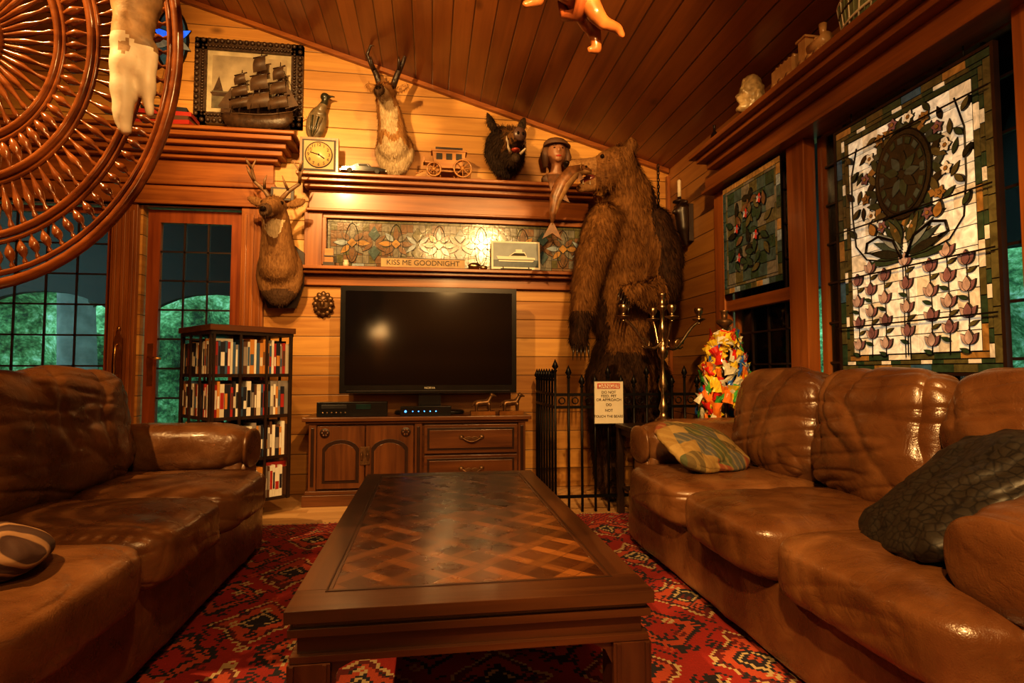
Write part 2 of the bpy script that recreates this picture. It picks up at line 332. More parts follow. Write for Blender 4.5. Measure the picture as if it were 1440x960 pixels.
# ------------------------------------------------------------ stained glass
def leafp(cx,cz_,L,W,ang,n=7,skew=0.):
    a=math.radians(ang);d=V((math.cos(a),math.sin(a)));q=V((-d.y,d.x));pts=[]
    for i in range(n+1): t=i/n;w=W*math.sin(pi*t**.8);pts.append(V((cx,cz_))+d*L*t+q*(w+skew*math.sin(pi*t)))
    for i in range(n-1,0,-1): t=i/n;w=W*math.sin(pi*t**.8);pts.append(V((cx,cz_))+d*L*t-q*(w-skew*math.sin(pi*t)))
    return [(p.x,p.y) for p in pts]
class SGP:
    def __init__(s,o): s.o=o;s.k=0
    def piece(s,pts,mat,grow=.004,lay=1):
        c=V((sum(p[0] for p in pts)/len(pts),sum(p[1] for p in pts)/len(pts)));s.k+=1
        y=-.004-.0022*lay-.00002*(s.k%40)
        g=[]
        for p in pts:
            d=V(p)-c;l=d.length or 1;g.append(tuple(c+d*((l+grow)/l)))
        if grow: s.o.prism(g,y,0,LEAD)
        s.o.prism(pts,y-.0012,y,mat)
    def rect(s,x0,x1,z0,z1,mat,g=.002): s.o.prism([(x0+g,z0+g),(x1-g,z0+g),(x1-g,z1-g),(x0+g,z1-g)],-.004,0,mat)
    def line(s,pts,r=.003,lay=2): s.o.tube([(p[0],-.004-.0022*lay,p[1]) for p in pts],r,LEAD,6)
CRM=sg('glass_cream',(.74,.62,.41),.44);CRM2=sg('glass_cream_warm',(.66,.52,.31),.36);PUR=sg('glass_plum',(.24,.12,.12),.12);PNK=sg('glass_pink',(.48,.32,.23),.22)
GRN=sg('glass_green',(.035,.07,.04),.04);OLV=sg('glass_olive',(.11,.10,.04),.05);AMB=sg('glass_amber',(.34,.18,.045),.12);BLU=sg('glass_blue',(.05,.12,.18),.10);TEA=sg('glass_teal',(.06,.10,.09),.05)
GRY=sg('glass_grey',(.18,.165,.12),.05);BRN=sg('glass_brown',(.17,.095,.045),.05);DKG=sg('glass_dark',(.02,.025,.02));CLR=sg('glass_pale_blue',(.28,.33,.32),.08)
def border(p,x0,x1,z0,z1,w,mats,step):
    n=max(1,round((x1-x0)/step))
    for i in range(n):
        a=x0+(x1-x0)*i/n;b=x0+(x1-x0)*(i+1)/n;p.rect(a,b,z0,z0+w,mats[(i*7)%len(mats)]);p.rect(a,b,z1-w,z1,mats[(i*5+2)%len(mats)])
    n=max(1,round((z1-z0-2*w)/step))
    for i in range(n):
        a=z0+w+(z1-z0-2*w)*i/n;b=z0+w+(z1-z0-2*w)*(i+1)/n;p.rect(x0,x0+w,a,b,mats[(i*5+1)%len(mats)]);p.rect(x1-w,x1,a,b,mats[(i*3)%len(mats)])
o=M('stained_glass_panel');W,H=.75,1.12;o.T=TR(1.895,2.39,.895)@RZ(-90);p=SGP(o)
o.box(0,W,0,.008,0,H,LEAD);o.box(-.012,W+.012,-.008,.014,-.012,0,DARKW);o.box(-.012,W+.012,-.008,.014,H,H+.012,DARKW);o.box(-.012,0,-.008,.014,0,H,DARKW);o.box(W,W+.012,-.008,.014,0,H,DARKW)
border(p,0,W,0,H,.032,[OLV,GRN,AMB,OLV,BLU,GRN],.10);border(p,.032,W-.032,.032,H-.032,.018,[CRM2,OLV,OLV,GRN],.05);border(p,.050,W-.050,.050,H-.050,.024,[AMB,OLV,GRN,GRN,CRM2],.10)
nx,nz=7,13;mg=.076
for i in range(nx):
    for j in range(nz):
        x0=mg+(W-2*mg)*i/nx;x1=mg+(W-2*mg)*(i+1)/nx;z0=mg+(H-2*mg)*j/nz;z1=mg+(H-2*mg)*(j+1)/nz;p.rect(x0,x1,z0,z1,CRM if (i+j*2)%5 else CRM2,.0018)
cx,cy=W/2,.80
for k in range(40):
    a=k/40*2*pi;ex,ez=cx+.135*math.cos(a),cy+.17*math.sin(a);p.piece(leafp(ex,ez,.085,.014,math.degrees(a)+(50 if k%2 else -50)),(GRN,DKG,OLV,TEA,GRN,AMB)[k%6],.003,2)
for k in range(16):
    a=(k+.5)/16*2*pi;ex,ez=cx+.20*math.cos(a),cy+.225*math.sin(a)
    for t in range(5): p.piece(leafp(ex,ez,.026,.009,t*72+k*20),(CRM2,PUR,AMB)[k%3],.002,3)
    p.piece([(ex+.008*math.cos(t*pi/3),ez+.008*math.sin(t*pi/3)) for t in range(6)],AMB,.002,4)
for k in range(20):
    a=k/20*2*pi;ex,ez=cx+.225*math.cos(a),cy+.255*math.sin(a)
    if abs(ex-cx)<.27 and ez<H-.09: p.piece(leafp(ex,ez,.055,.010,math.degrees(a)+70),(GRN,OLV,DKG)[k%3],.0025,2)
ov=[(cx+.135*math.cos(t*pi/16),cy+.18*math.sin(t*pi/16)) for t in range(32)];p.piece(ov,DKG,.006,3)
p.piece([(cx+.115*math.cos(t*pi/16),cy+.158*math.sin(t*pi/16)) for t in range(32)],DKG,.004,4)
for k in range(16): a=k*pi/8;p.piece([(cx+.11*math.cos(a-.12),cy+.15*math.sin(a-.12)),(cx+.11*math.cos(a+.12),cy+.15*math.sin(a+.12)),(cx+.09*math.cos(a+.12),cy+.125*math.sin(a+.12)),(cx+.09*math.cos(a-.12),cy+.125*math.sin(a-.12))],(TEA,GRN)[k%2],.002,5)
for k in range(9):
    a=k/9*2*pi;p.piece(leafp(cx+.015*math.cos(a),cy+.02*math.sin(a),.075,.018,k*40),(TEA,GRN,DKG)[k%3],.003,5)
for s_ in (-1,1):
    p.line([(cx+s_*.01,.46),(cx+s_*.05,.54),(cx+s_*.13,.575),(cx+s_*.19,.56),(cx+s_*.20,.52),(cx+s_*.16,.51)],.006,5)
    p.line([(cx+s_*.01,.46),(cx+s_*.10,.465),(cx+s_*.20,.49),(cx+s_*.26,.56),(cx+s_*.275,.70),(cx+s_*.275,.88),(cx+s_*.24,1.0)],.0035,3)
    for k in range(5): p.piece(leafp(cx+s_*(.262+.01*math.sin(k*.5)),.60+k*.085,.050,.010,90-s_*35+ (80*s_ if k%2 else 0)),(GRN,OLV,DKG)[k%3],.003,5)
    for k in range(7): p.piece(leafp(cx+s_*.015,.46+k*.012,.19-.014*k,.017,90-s_*(88-k*12)),(GRN,DKG,TEA,CLR,GRN,OLV,GRN)[k],.003,3+k%2)
    p.piece(leafp(cx+s_*.15,.585,.06,.018,90-s_*20),AMB,.003,5)
    p.line([(cx+s_*.012,.06),(cx+s_*.012,.44)],.002,3)
for ci,x in enumerate((.115,.190,.265,.375,.485,.56,.635)):
    p.line([(x,.07),(x+.006,.25),(x,.43)],.0022,3)
    for r_ in range(4):
        z=.10+r_*.095+(.045 if ci%2 else 0)
        if z>.43: continue
        p.piece(leafp(x,z,.052,.015,90),(PNK,PUR)[(ci+r_)%2],.0024,4);p.piece(leafp(x,z,.050,.012,50),PUR,.0024,3);p.piece(leafp(x,z,.050,.012,130),PNK,.0024,3)
        p.piece(leafp(x,z-.03,.042,.007,25 if r_%2 else 155),(GRN,OLV)[r_%2],.002,3)
for z in (.20,.42,.64,.98): o.box(0,W,-.022,-.019,z,z+.006,LEAD)
o.cyl((.1,-.002,H+.01),(.1,-.002,H+.055),.003,IRON);o.cyl((W-.1,-.002,H+.01),(W-.1,-.002,H+.055),.003,IRON)
o.done()
o=M('stained_glass_panel');W,H=.60,.68;o.T=TR(1.862,3.38,1.385)@RZ(-90);p=SGP(o)
o.box(0,W,0,.008,0,H,LEAD);border(p,0,W,0,H,.035,[OLV,TEA,AMB,GRN,CLR],.06);border(p,.035,W-.035,.035,H-.035,.018,[GRY,OLV],.1)
for i in range(6):
    for j in range(8): p.rect(.053+(W-.106)*i/6,.053+(W-.106)*(i+1)/6,.053+(H-.106)*j/8,.053+(H-.106)*(j+1)/8,(GRY,TEA,TEA,OLV,GRN)[(i*3+j*2)%5])
for k in range(34):
    x=.30+.20*math.cos(k*2.4)*(k/34)**.5;z=.34+.26*math.sin(k*2.4)*(k/34)**.5;p.piece(leafp(x,z,.085,.018,k*53),(GRN,OLV,DKG,GRN,BRN)[k%5],.003,2+k%3)
for x,z in ((.2,.2),(.38,.3),(.28,.45),(.42,.5),(.18,.38)):
    for k in range(5): p.piece(leafp(x,z,.030,.010,k*72),(PNK,REDINK,CLR)[k%3] if k else PUR,.002,6)
o.cyl((.1,.0,H),(.1,.0,H+.02),.003,IRON);o.cyl((W-.1,.0,H),(W-.1,.0,H+.02),.003,IRON);o.done()
o=M('stained_glass_transom');W,H=1.985,.352;o.T=TR(-.768,4.378,1.6915);p=SGP(o);o.box(0,W,0,.012,0,H,LEAD)
border(p,0,W,0,H,.022,[BRN,GRY,OLV,BRN,CLR],.09)
x=.022;k=0
while x<W-.022:
    x2=min(x+.047,W-.022)
    for j in range(5): z0=.022+(H-.044)*j/5;z1=.022+(H-.044)*(j+1)/5;p.rect(x,x2,z0,z1,(GRY,BRN,OLV,GRY,BRN)[(k*2+j*3)%5],.0015)
    x=x2;k+=1
for u in range(6):
    c0=.18+u*.325;cm=H/2
    for a in range(0,360,45): p.piece(leafp(c0+.03*math.cos(math.radians(a)),cm+.03*math.sin(math.radians(a)),.105 if a%90==0 else .085,.020,a),(AMB,BRN,GRY,BRN,CLR)[(a//45+u)%5],.004,2)
    p.piece([(c0+.035,cm),(c0,cm+.035),(c0-.035,cm),(c0,cm-.035)],AMB,.004,4)
    for s_ in (-1,1):
        p.piece([(c0+.1625,cm+s_*.02),(c0+.205,cm+s_*.065),(c0+.1625,cm+s_*.13),(c0+.12,cm+s_*.065)],(TEA,OLV)[u%2],.004,3)
        for s2 in (-1,1): p.piece(leafp(c0+.1625+s2*.01,cm,.10,.015,s_*40 if s2>0 else 180-s_*40),(CLR,BRN)[(u+s2)%2],.003,3)
    p.line([(c0+.05*math.cos(t*pi/8),cm+.15*math.sin(t*pi/8)) for t in range(17)],.0025,2)
o.done()
o=M('stained_glass_oval');o.T=TR(-1.90,4.39,3.34);p=SGP(o);BL2=sg('glass_cobalt',(.02,.10,.55),1.3)
p.piece([(.10*math.cos(t*pi/12),.22*math.sin(t*pi/12)) for t in range(24)],BLU,.02,1)
for k in range(6): p.piece(leafp(0,0,.15,.03,30+k*60),(BL2,CLR)[k%2],.004,2)
o.done()
# ------------------------------------------------------------ exterior
LAWN=plain('lawn',(.04,.09,.04),.9,scale=3);BARK=plain('bark',(.14,.13,.12),.9,scale=8,bump=.8)
def folm():
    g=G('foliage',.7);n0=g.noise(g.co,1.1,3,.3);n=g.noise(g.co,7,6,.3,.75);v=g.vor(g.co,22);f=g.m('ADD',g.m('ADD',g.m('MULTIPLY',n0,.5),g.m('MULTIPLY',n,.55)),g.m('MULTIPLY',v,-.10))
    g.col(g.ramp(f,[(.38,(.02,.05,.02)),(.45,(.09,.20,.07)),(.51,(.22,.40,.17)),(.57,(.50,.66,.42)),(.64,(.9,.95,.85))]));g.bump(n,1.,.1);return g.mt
FOL=folm()
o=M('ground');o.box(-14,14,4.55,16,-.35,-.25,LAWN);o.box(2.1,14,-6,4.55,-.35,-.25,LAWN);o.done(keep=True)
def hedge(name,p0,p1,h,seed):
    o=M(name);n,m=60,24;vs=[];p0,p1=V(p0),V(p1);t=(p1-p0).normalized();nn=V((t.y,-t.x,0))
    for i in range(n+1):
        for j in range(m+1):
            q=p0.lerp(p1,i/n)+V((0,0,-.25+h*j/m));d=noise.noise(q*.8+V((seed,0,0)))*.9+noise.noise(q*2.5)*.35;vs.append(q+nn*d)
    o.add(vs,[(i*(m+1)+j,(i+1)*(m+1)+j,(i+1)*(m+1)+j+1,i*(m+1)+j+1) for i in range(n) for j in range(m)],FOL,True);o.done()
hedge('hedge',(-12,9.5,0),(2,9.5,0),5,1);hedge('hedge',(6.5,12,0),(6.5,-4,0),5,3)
def tree(x,y,r):
    o=M('tree_trunk');o.tube([(x,y,-.25),(x+.03,y,.8),(x-.04,y,2.2),(x+.1,y,4.5)],[r*1.3,r,r*.9,r*.7],BARK,14)
    o.tube([(x,y,1.6),(x+.5,y+.1,2.4),(x+.9,y+.2,3.6)],[r*.6,r*.4,r*.2],BARK,8);o.done()
tree(-4.15,7.4,.2);tree(-2.6,8.2,.08);tree(4.6,4.3,.12);tree(4.9,2.2,.10)
def arcade(name,T,L,nA):
    o=M(name);o.T=T;w=L/nA;top=2.7
    for i in range(nA):
        x0=i*w;pts=[(x0,top),(x0,1.25)]
        for k in range(13): a=pi-k*pi/12;pts.append((x0+w/2+(w/2-.06)*math.cos(a),1.25+.42*math.sin(a)))
        pts+=[(x0+w,1.25),(x0+w,top)];o.prism(pts[::-1],0,.08,PORCH);o.box(x0-.05,x0+.05,0,.1,-.3,1.25,PORCH)
    o.box(0,L,-.9,.1,top,top+.08,PORCH);o.done()  # unseen roof slab added to block sky light
arcade('porch_arcade',TR(-7.5,6.0,0),9.2,6);arcade('porch_arcade',TR(3.5,5.5,0)@RZ(-90),8,5)
# ------------------------------------------------------------ rug
def rugm():
    g=G('persian_rug',.9);s=.011;qx=g.m('MULTIPLY',g.m('FLOOR',g.m('DIVIDE',g.x,s)),s);qy=g.m('MULTIPLY',g.m('FLOOR',g.m('DIVIDE',g.y,s)),s)
    def tri(v,p,o=0.): return g.m('ABSOLUTE',g.m('SUBTRACT',g.m('FRACT',g.m('ADD',g.m('DIVIDE',v,p),o)),.5))
    RED=(.26,.014,.008);NAV=(.014,.012,.020);CR=(.42,.31,.16);RU=(.36,.055,.02);MA=(.11,.009,.007)
    dm=g.m('ADD',tri(qx,.40),tri(qy,.50));nn=g.noise(g.vec(qx,qy,0.),9,3)
    f=g.m('ADD',dm,g.m('MULTIPLY',g.m('SUBTRACT',nn,.5),.30))
    c=g.ramp(f,[(0,NAV),(.09,CR),(.13,NAV),(.18,RU),(.30,MA),(.35,CR),(.385,RED),(.60,RED),(.63,NAV),(.68,RU),(.78,NAV),(.82,RED)],'CONSTANT')
    b=g.m('ADD',tri(qx,.080),tri(qy,.098));bb=g.m('ABSOLUTE',g.m('SUBTRACT',tri(qx,.080,.25),tri(qy,.098,.25)))
    n3=g.white(g.vec(g.m('FLOOR',g.m('DIVIDE',g.x,.080)),g.m('FLOOR',g.m('DIVIDE',g.y,.098)),2.))
    mo=g.m('MULTIPLY',g.m('LESS_THAN',b,.30),g.m('MULTIPLY',g.m('GREATER_THAN',bb,.08),g.m('GREATER_THAN',n3,.25)))
    mc=g.ramp(n3,[(0,NAV),(.42,RU),(.52,CR),(.70,NAV),(.90,MA)],'CONSTANT');c=g.mix(mo,c,mc)
    ring=g.m('MULTIPLY',g.m('GREATER_THAN',b,.40),g.m('LESS_THAN',b,.50));c=g.mix(g.m('MULTIPLY',ring,g.m('GREATER_THAN',nn,.52)),c,NAV)
    d3=g.m('ABSOLUTE',g.m('SUBTRACT',tri(qx,.11),tri(qy,.11)))
    cb=g.ramp(g.m('FRACT',g.m('ADD',g.m('MULTIPLY',d3,3.),g.m('MULTIPLY',nn,.5))),[(0,NAV),(.32,CR),(.42,RED),(.62,NAV),(.74,RU),(.92,CR)],'CONSTANT')
    ex=g.m('SUBTRACT',1.75,g.m('ABSOLUTE',g.x));ey=g.m('SUBTRACT',1.60,g.m('ABSOLUTE',g.y));e=g.m('MINIMUM',ex,ey)
    sel=g.ramp(e,[(0,(0,0,0)),(.04,(1,1,1)),(.20,(0,0,0)),(.24,(1,1,1)),(.28,(0,0,0))],'CONSTANT')
    c=g.mix(sel,c,cb);fd=g.ramp(g.noise(g.co,3,3),[(.35,(.72,.72,.72)),(.65,(1,1,1))]);c=g.mix(1.,c,fd,'MULTIPLY');g.col(c);g.bump(g.noise(g.co,160,2),.6,.004);return g.mt
o=M('persian_rug');o.box(-1.75,1.75,.30,3.50,.001,.012,rugm())
rr=random.Random(3)
FR=plain('rug_fringe',(.5,.42,.3),.9)
for i in range(230): x=-1.74+i*3.48/229;o.tube([(x,3.50,.006),(x+rr.uniform(-.01,.01),3.545,.004)],.003,FR,4)
o.done()
# ------------------------------------------------------------ coffee table
def parq():
    g=G('parquet_top',.26,0,.15);s=.140;u=g.m('DIVIDE',g.m('ADD',g.x,g.y),s);v=g.m('DIVIDE',g.m('SUBTRACT',g.x,g.y),s)
    fu,fv=g.m('FRACT',u),g.m('FRACT',v);iu,iv=g.m('FLOOR',u),g.m('FLOOR',v)
    su=g.m('LESS_THAN',fu,.36);sv=g.m('LESS_THAN',fv,.36);par=g.m('MODULO',g.m('ABSOLUTE',g.m('ADD',iu,iv)),2.)
    both=g.m('MULTIPLY',su,sv);useu=g.m('MAXIMUM',g.m('MULTIPLY',su,g.m('SUBTRACT',1.,sv)),g.m('MULTIPLY',both,par));usev=g.m('MAXIMUM',g.m('MULTIPLY',sv,g.m('SUBTRACT',1.,su)),g.m('MULTIPLY',both,g.m('SUBTRACT',1.,par)))
    n1=g.noise(g.vec(g.m('MULTIPLY',u,9.),g.m('MULTIPLY',v,.8),0.),1,4,.4);n2=g.noise(g.vec(g.m('MULTIPLY',u,.8),g.m('MULTIPLY',v,9.),3.),1,4,.4)
    rnd=g.white(g.vec(iu,iv,1.));rn2=g.white(g.vec(iu,iv,9.))
    DK=(.020,.0055,.002);MD=(.060,.019,.0045);LT=(.19,.070,.016)
    cu=g.ramp(g.m('ADD',g.m('MULTIPLY',n1,.5),g.m('MULTIPLY',rnd,.5)),[(.2,MD),(.8,LT)]);cv=g.ramp(g.m('ADD',g.m('MULTIPLY',n2,.5),g.m('MULTIPLY',rn2,.5)),[(.2,dk(MD,.8)),(.85,dk(LT,.75))])
    cs=g.ramp(g.m('ADD',g.m('MULTIPLY',n1,.6),g.m('MULTIPLY',rn2,.4)),[(.25,DK),(.75,dk(MD,1.2))])
    c=g.mix(useu,cs,cu);c=g.mix(usev,c,cv)
    def edge(f): return g.m('MULTIPLY',g.m('GREATER_THAN',g.m('ABSOLUTE',f),.012),g.m('GREATER_THAN',g.m('ABSOLUTE',g.m('SUBTRACT',f,.36)),.012))
    ed=g.m('MULTIPLY',edge(fu),edge(fv));c=g.mix(g.m('MULTIPLY',g.m('SUBTRACT',1.,ed),.6),c,dk(DK,.4));g.col(c);g.bump(ed,.15,.002)
    g.put(g.b.inputs['Roughness'],g.m('ADD',.18,g.m('MULTIPLY',g.noise(g.co,7,4),.2)));return g.mt
PQ=parq()
E=empty('coffee_table',(.10,1.945,0))
def child(o,E,**k):
    ob=o.done(**k);ob.location-=E.location;ob.parent=E;return ob
x0,x1,y0,y1=-.28,.48,1.19,2.70
o=M('table_top');o.box(x0+.075,x1-.075,y0+.11,y1-.075,.415,.428,PQ);child(o,E)
o=M('table_frame')
o.box(x0,x1,y0,y0+.11,.405,.43,WALX);o.box(x0,x1,y1-.075,y1,.405,.43,WALX);o.box(x0,x0+.075,y0+.11,y1-.075,.405,.43,WALY);o.box(x1-.075,x1,y0+.11,y1-.075,.405,.43,WALY)
o.box(x0+.07,x1-.07,y0+.1,y1-.07,.395,.414,WALX)
for a in ((x0+.062,x1-.062,y0+.094,y0+.100),(x0+.062,x1-.062,y1-.066,y1-.060),(x0+.062,x0+.067,y0+.1,y1-.066),(x1-.067,x1-.062,y0+.1,y1-.066)): o.box(*a,.43,.4315,CABD)
for d,z0,z1 in ((.014,.392,.405),(.006,.376,.392),(.022,.338,.376),(.010,.324,.338)):
    for a in ((x0+d,x1-d,y0+d,y0+d+.03),(x0+d,x1-d,y1-d-.03,y1-d)): o.box(*a,z0,z1,WALX)
    for a in ((x0+d,x0+d+.03,y0+d+.03,y1-d-.03),(x1-d-.03,x1-d,y0+d+.03,y1-d-.03)): o.box(*a,z0,z1,WALY)
for lx in (x0,x1-.095):
    for ly in (y0,y1-.095):
        o.box(lx+.006,lx+.089,ly+.006,ly+.089,.02,.323,WALZ);o.box(lx,lx+.095,ly,ly+.095,.013,.05,WALZ)
        for q in (.012,.075): o.box(lx+q,lx+q+.008,ly,ly+.006,.05,.323,WALZ)
        sx=1 if lx<0 else -1;xx=lx+.089 if sx>0 else lx+.006
        o.prism([(xx,.323),(xx,.275),(xx+sx*.015,.305),(xx+sx*.05,.323)],ly+.02,ly+.05,WALX)
child(o,E,bevel=.004)
# ------------------------------------------------------------ sofas
def sofa(name,xf,sd,Ys,arms,back,seed,aw=.28):
    E=empty(name,(xf+sd*.45,(Ys[0]+Ys[-1])/2,0));P=lambda d:xf+sd*d
    Y0,Y1=arms[0]-aw/2,arms[1]+aw/2;L=Y1-Y0
    o=M('sofa_base');o.cushion((P(.48),(Y0+Y1)/2,.165),(.84,L-.06,.25),LEA,p=16,amp=.004,seed=seed,puff=0,n=40)
    o.cushion((P(.80),(Y0+Y1)/2,.46),(.18,L-.04,.68),LEA,p=8,amp=.006,seed=seed+1,puff=.0,pa=0)
    for a in (.15,.80):
        for y in (Y0+.1,Y1-.1): o.lathe([(.03,.013),(.035,.05)],(P(a),y,0),DARKW)
    child(o,E,norm=False)
    o=M('seat_cushions')
    for i in range(len(Ys)-1):
        a,b=Ys[i],Ys[i+1];o.cushion((P(.34),(a+b)/2,.360),(.72,(b-a)-.002,.205),LEA,p=5.8,amp=.004,seed=seed+3+i*2.3,puff=.15,n=60,freq=2.6,fold=.0045,fx=(1.,3.5,1.5))
    child(o,E,norm=False)
    o=M('sofa_arms')
    for y in arms:
        o.cushion((P(.50),y,.28),(.74,aw*.78,.46),LEA,p=9,amp=.003,seed=seed+7,puff=0)
        o.cushion((P(.50),y,.53),(.78,aw*1.10,.24),LEA,p=3.4,amp=.003,seed=seed+9+y,puff=.0,n=40,fold=.004,fx=(3.,1.,1.))
        o.cushion((P(.135),y,.27),(.05,aw*.66,.40),LEA,p=6,amp=.001,seed=seed+11,puff=.2,pa=0)
        o.cushion((P(.116),y,.525),(.05,aw*.86,.185),LEA,p=2.5,amp=.001,seed=seed+12,puff=.2,pa=0)
    child(o,E,norm=False)
    o=M('back_cushions')
    for i in range(len(back)-1):
        a,b=back[i],back[i+1];o.cushion((P(.655),(a+b)/2,.665),(.28,(b-a)+.012,.50),LEA,p=3.8,amp=.010,seed=seed+13+i*3.7,puff=.26,pa=0,n=70,freq=2.4,rot=RY(sd*11),fold=.012,fx=(1.,2.5,2.))
    child(o,E,norm=False)
    return E
sofa('leather_sofa',.96,1,(.90,1.55,2.12,2.72),(.955,2.84),(1.06,1.55,2.13,2.75),2.)
sofa('leather_sofa',-.75,-1,(1.10,1.72,2.28,2.86),(.96,2.98),(1.05,1.75,2.84),31.)
def croc():
    g=G('croc_fabric',.5);v=g.vor(g.vec(g.x,g.m('MULTIPLY',g.y,.7),g.z),48,'DISTANCE_TO_EDGE');c=g.ramp(v,[(.02,(.006,.005,.004)),(.12,(.020,.016,.011))]);g.col(c);g.bump(v,.25,.006);return g.mt
def plaid():
    g=G('patchwork_fabric',.85);a=g.m('FLOOR',g.m('DIVIDE',g.x,.075));b=g.m('FLOOR',g.m('DIVIDE',g.m('ADD',g.y,.5),.06));n=g.white(g.vec(a,b,2.))
    c=g.ramp(n,[(0,(.10,.07,.025)),(.2,(.24,.15,.045)),(.4,(.07,.08,.035)),(.55,(.18,.05,.02)),(.68,(.30,.20,.07)),(.85,(.08,.08,.07))],'CONSTANT')
    l=g.m('SINE',g.m('MULTIPLY',g.m('ADD',g.x,g.y),150.));c=g.mix(g.m('MULTIPLY',g.m('GREATER_THAN',l,.5),.35),c,(.30,.21,.07));g.col(c);g.bump(g.noise(g.co,80,2),.5,.004);return g.mt
def zebra():
    g=G('striped_weave',.8);l=g.m('SINE',g.m('ADD',g.m('MULTIPLY',g.m('ADD',g.x,g.z),190.),g.m('MULTIPLY',g.noise(g.co,9,2),7.)));g.col(g.ramp(l,[(.3,(.05,.02,.01)),(.6,(.24,.13,.06))]));g.bump(l,.4,.01);return g.mt
o=M('throw_pillow');o.cushion((1.23,2.47,.555),(.42,.36,.12),plaid(),p=2.8,amp=.008,seed=5,puff=.5,n=40,fold=.008,rot=RZ(12)@RX(28)@RY(6));o.done(norm=False)
o=M('throw_pillow');o.cushion((1.33,1.28,.60),(.50,.46,.12),croc(),p=4.,amp=.008,seed=8,puff=.65,n=40,fold=.010,rot=RZ(-14)@RY(-38)@RX(-8));o.done(norm=False)
o=M('throw_pillow');o.cushion((-.97,1.40,.505),(.26,.26,.10),zebra(),p=2.6,amp=.01,seed=9,puff=.5,rot=RZ(20)@RY(6));o.done(norm=False)
# ------------------------------------------------------------ TV cabinet
E=empty('tv_cabinet',(-.07,4.17,0));cx0,cx1,cy0,cy1=-.82,.69,3.99,4.385
o=M('cabinet_body')
o.box(cx0+.02,cx1-.02,cy0+.02,cy1,.09,.545,CAB);o.box(cx0-.02,cx1+.02,cy0-.03,cy1,.563,.59,CAB);o.box(cx0,cx1,cy0-.01,cy1,.545,.563,CAB)
o.box(cx0-.015,cx1+.015,cy0-.02,cy1,.001,.075,CAB);o.box(cx0,cx1,cy0-.005,cy1,.075,.10,CAB)
for x in (cx0+.02,-.10,cx1-.07): o.box(x,x+.05,cy0,cy0+.02,.10,.545,CABZ);o.box(x+.015,x+.035,cy0-.006,cy0,.13,.52,CABD)
child(o,E,bevel=.004)
o=M('cabinet_doors')
def arch(x0,x1,z0,z1,h,n=10):
    pts=[(x0,z0),(x1,z0),(x1,z1-h)]
    for i in range(n+1):
        t=i/n;x=x1-(x1-x0)*t;pts.append((x,z1-h+h*abs(math.sin(pi*t))**.6))
    pts.append((x0,z1-h));return pts
for x0,x1 in ((-.745,-.435),(-.425,-.11)):
    o.box(x0,x1,cy0-.004,cy0+.016,.115,.53,CABZ);o.prism(arch(x0+.035,x1-.035,.15,.44,.06),cy0-.006,cy0-.003,CABD);o.prism(arch(x0+.055,x1-.055,.17,.415,.055),cy0-.014,cy0-.005,CABZ)
    rx=x0+.05 if x0<-.6 else x1-.05
    o.lathe([(.001,-.004),(.03,-.003),(.033,.002),(.01,.004)],(rx,cy0-.006,.485),CABD,16,RX(90))
    for k in range(6): a=k*pi/3;o.ell((rx+.017*math.cos(a),cy0-.011,.485+.017*math.sin(a)),(.008,.004,.008),CAB,None,8)
x=-.43;o.tube([(x-.02,cy0-.012,.36),(x-.02,cy0-.03,.34),(x-.02,cy0-.012,.30)],.005,BRONZE);o.tube([(x+.02,cy0-.012,.36),(x+.02,cy0-.03,.34),(x+.02,cy0-.012,.30)],.005,BRONZE);o.box(x-.032,x+.032,cy0-.012,cy0-.004,.27,.39,BRONZE)
child(o,E,bevel=.003)
o=M('cabinet_drawers')
for z0,z1 in ((.335,.53),(.115,.32)):
    o.box(-.035,.61,cy0-.004,cy0+.016,z0,z1,CAB);o.box(-.015,.59,cy0-.006,cy0-.003,z0+.02,z1-.02,CABD);o.box(.0,.575,cy0-.014,cy0-.005,z0+.035,z1-.035,CAB)
    zc=(z0+z1)/2;xc=.29;o.tube([(xc-.07+.14*t/8,cy0-.02-.012*math.sin(pi*t/8),zc+.012-.03*math.sin(pi*t/8)) for t in range(9)],.005,BRONZE)
    for s_ in (-1,1): o.lathe([(.001,-.004),(.02,-.003),(.008,.01)],(xc+s_*.07,cy0-.016,zc+.012),BRONZE,12,RX(90))
    o.prism(leafp(xc,zc+.005,.05,.012,0),cy0-.018,cy0-.014,BRONZE);o.prism(leafp(xc,zc+.005,.05,.012,180),cy0-.018,cy0-.014,BRONZE)
child(o,E,bevel=.003)
def scr():
    g=G('tv_screen',.10);g.col((.004,.004,.005));g.b.inputs['Specular IOR Level'].default_value=.7;return g.mt
o=M('television');o.T=TR(.0,0,-.022);o.box(-.63,.63,4.14,4.20,.765,1.53,BLK);o.box(-.595,.595,4.137,4.141,.825,1.495,scr());o.box(-.58,.58,4.133,4.14,.78,.785,plain('tv_trim',(.05,.05,.055),.3))
o.text('NORVA',.022,(0,4.1385,.803),WHITE);o.box(-.40,.40,4.20,4.27,.87,1.45,BLK);o.T=Matrix.Identity(4);o.box(-.08,.08,4.17,4.22,.60,.80,BLK)
o.cushion((0,4.24,.605),(.50,.22,.028),BLK,p=6,amp=0,puff=0,n=10);o.done(bevel=.006)
o=M('video_recorder');o.box(-.76,-.29,4.03,4.05,.592,.690,BLK);o.box(-.76,-.29,4.05,4.10,.592,.690,BLK);o.box(-.73,-.56,4.026,4.031,.645,.672,plain('tray',(.03,.03,.032),.2));o.box(-.50,-.40,4.026,4.031,.64,.675,plain('dispg',(.01,.03,.03),.1))
for k in range(6): o.cyl((-.72+k*.03,4.031,.618),(-.72+k*.03,4.025,.618),.006,SILV)
o.done(bevel=.003)
BLED=plain('led_blue',(.05,.25,.9),.3,emit=4.)
o=M('cable_box');o.box(-.20,.15,4.03,4.10,.592,.655,BLK);
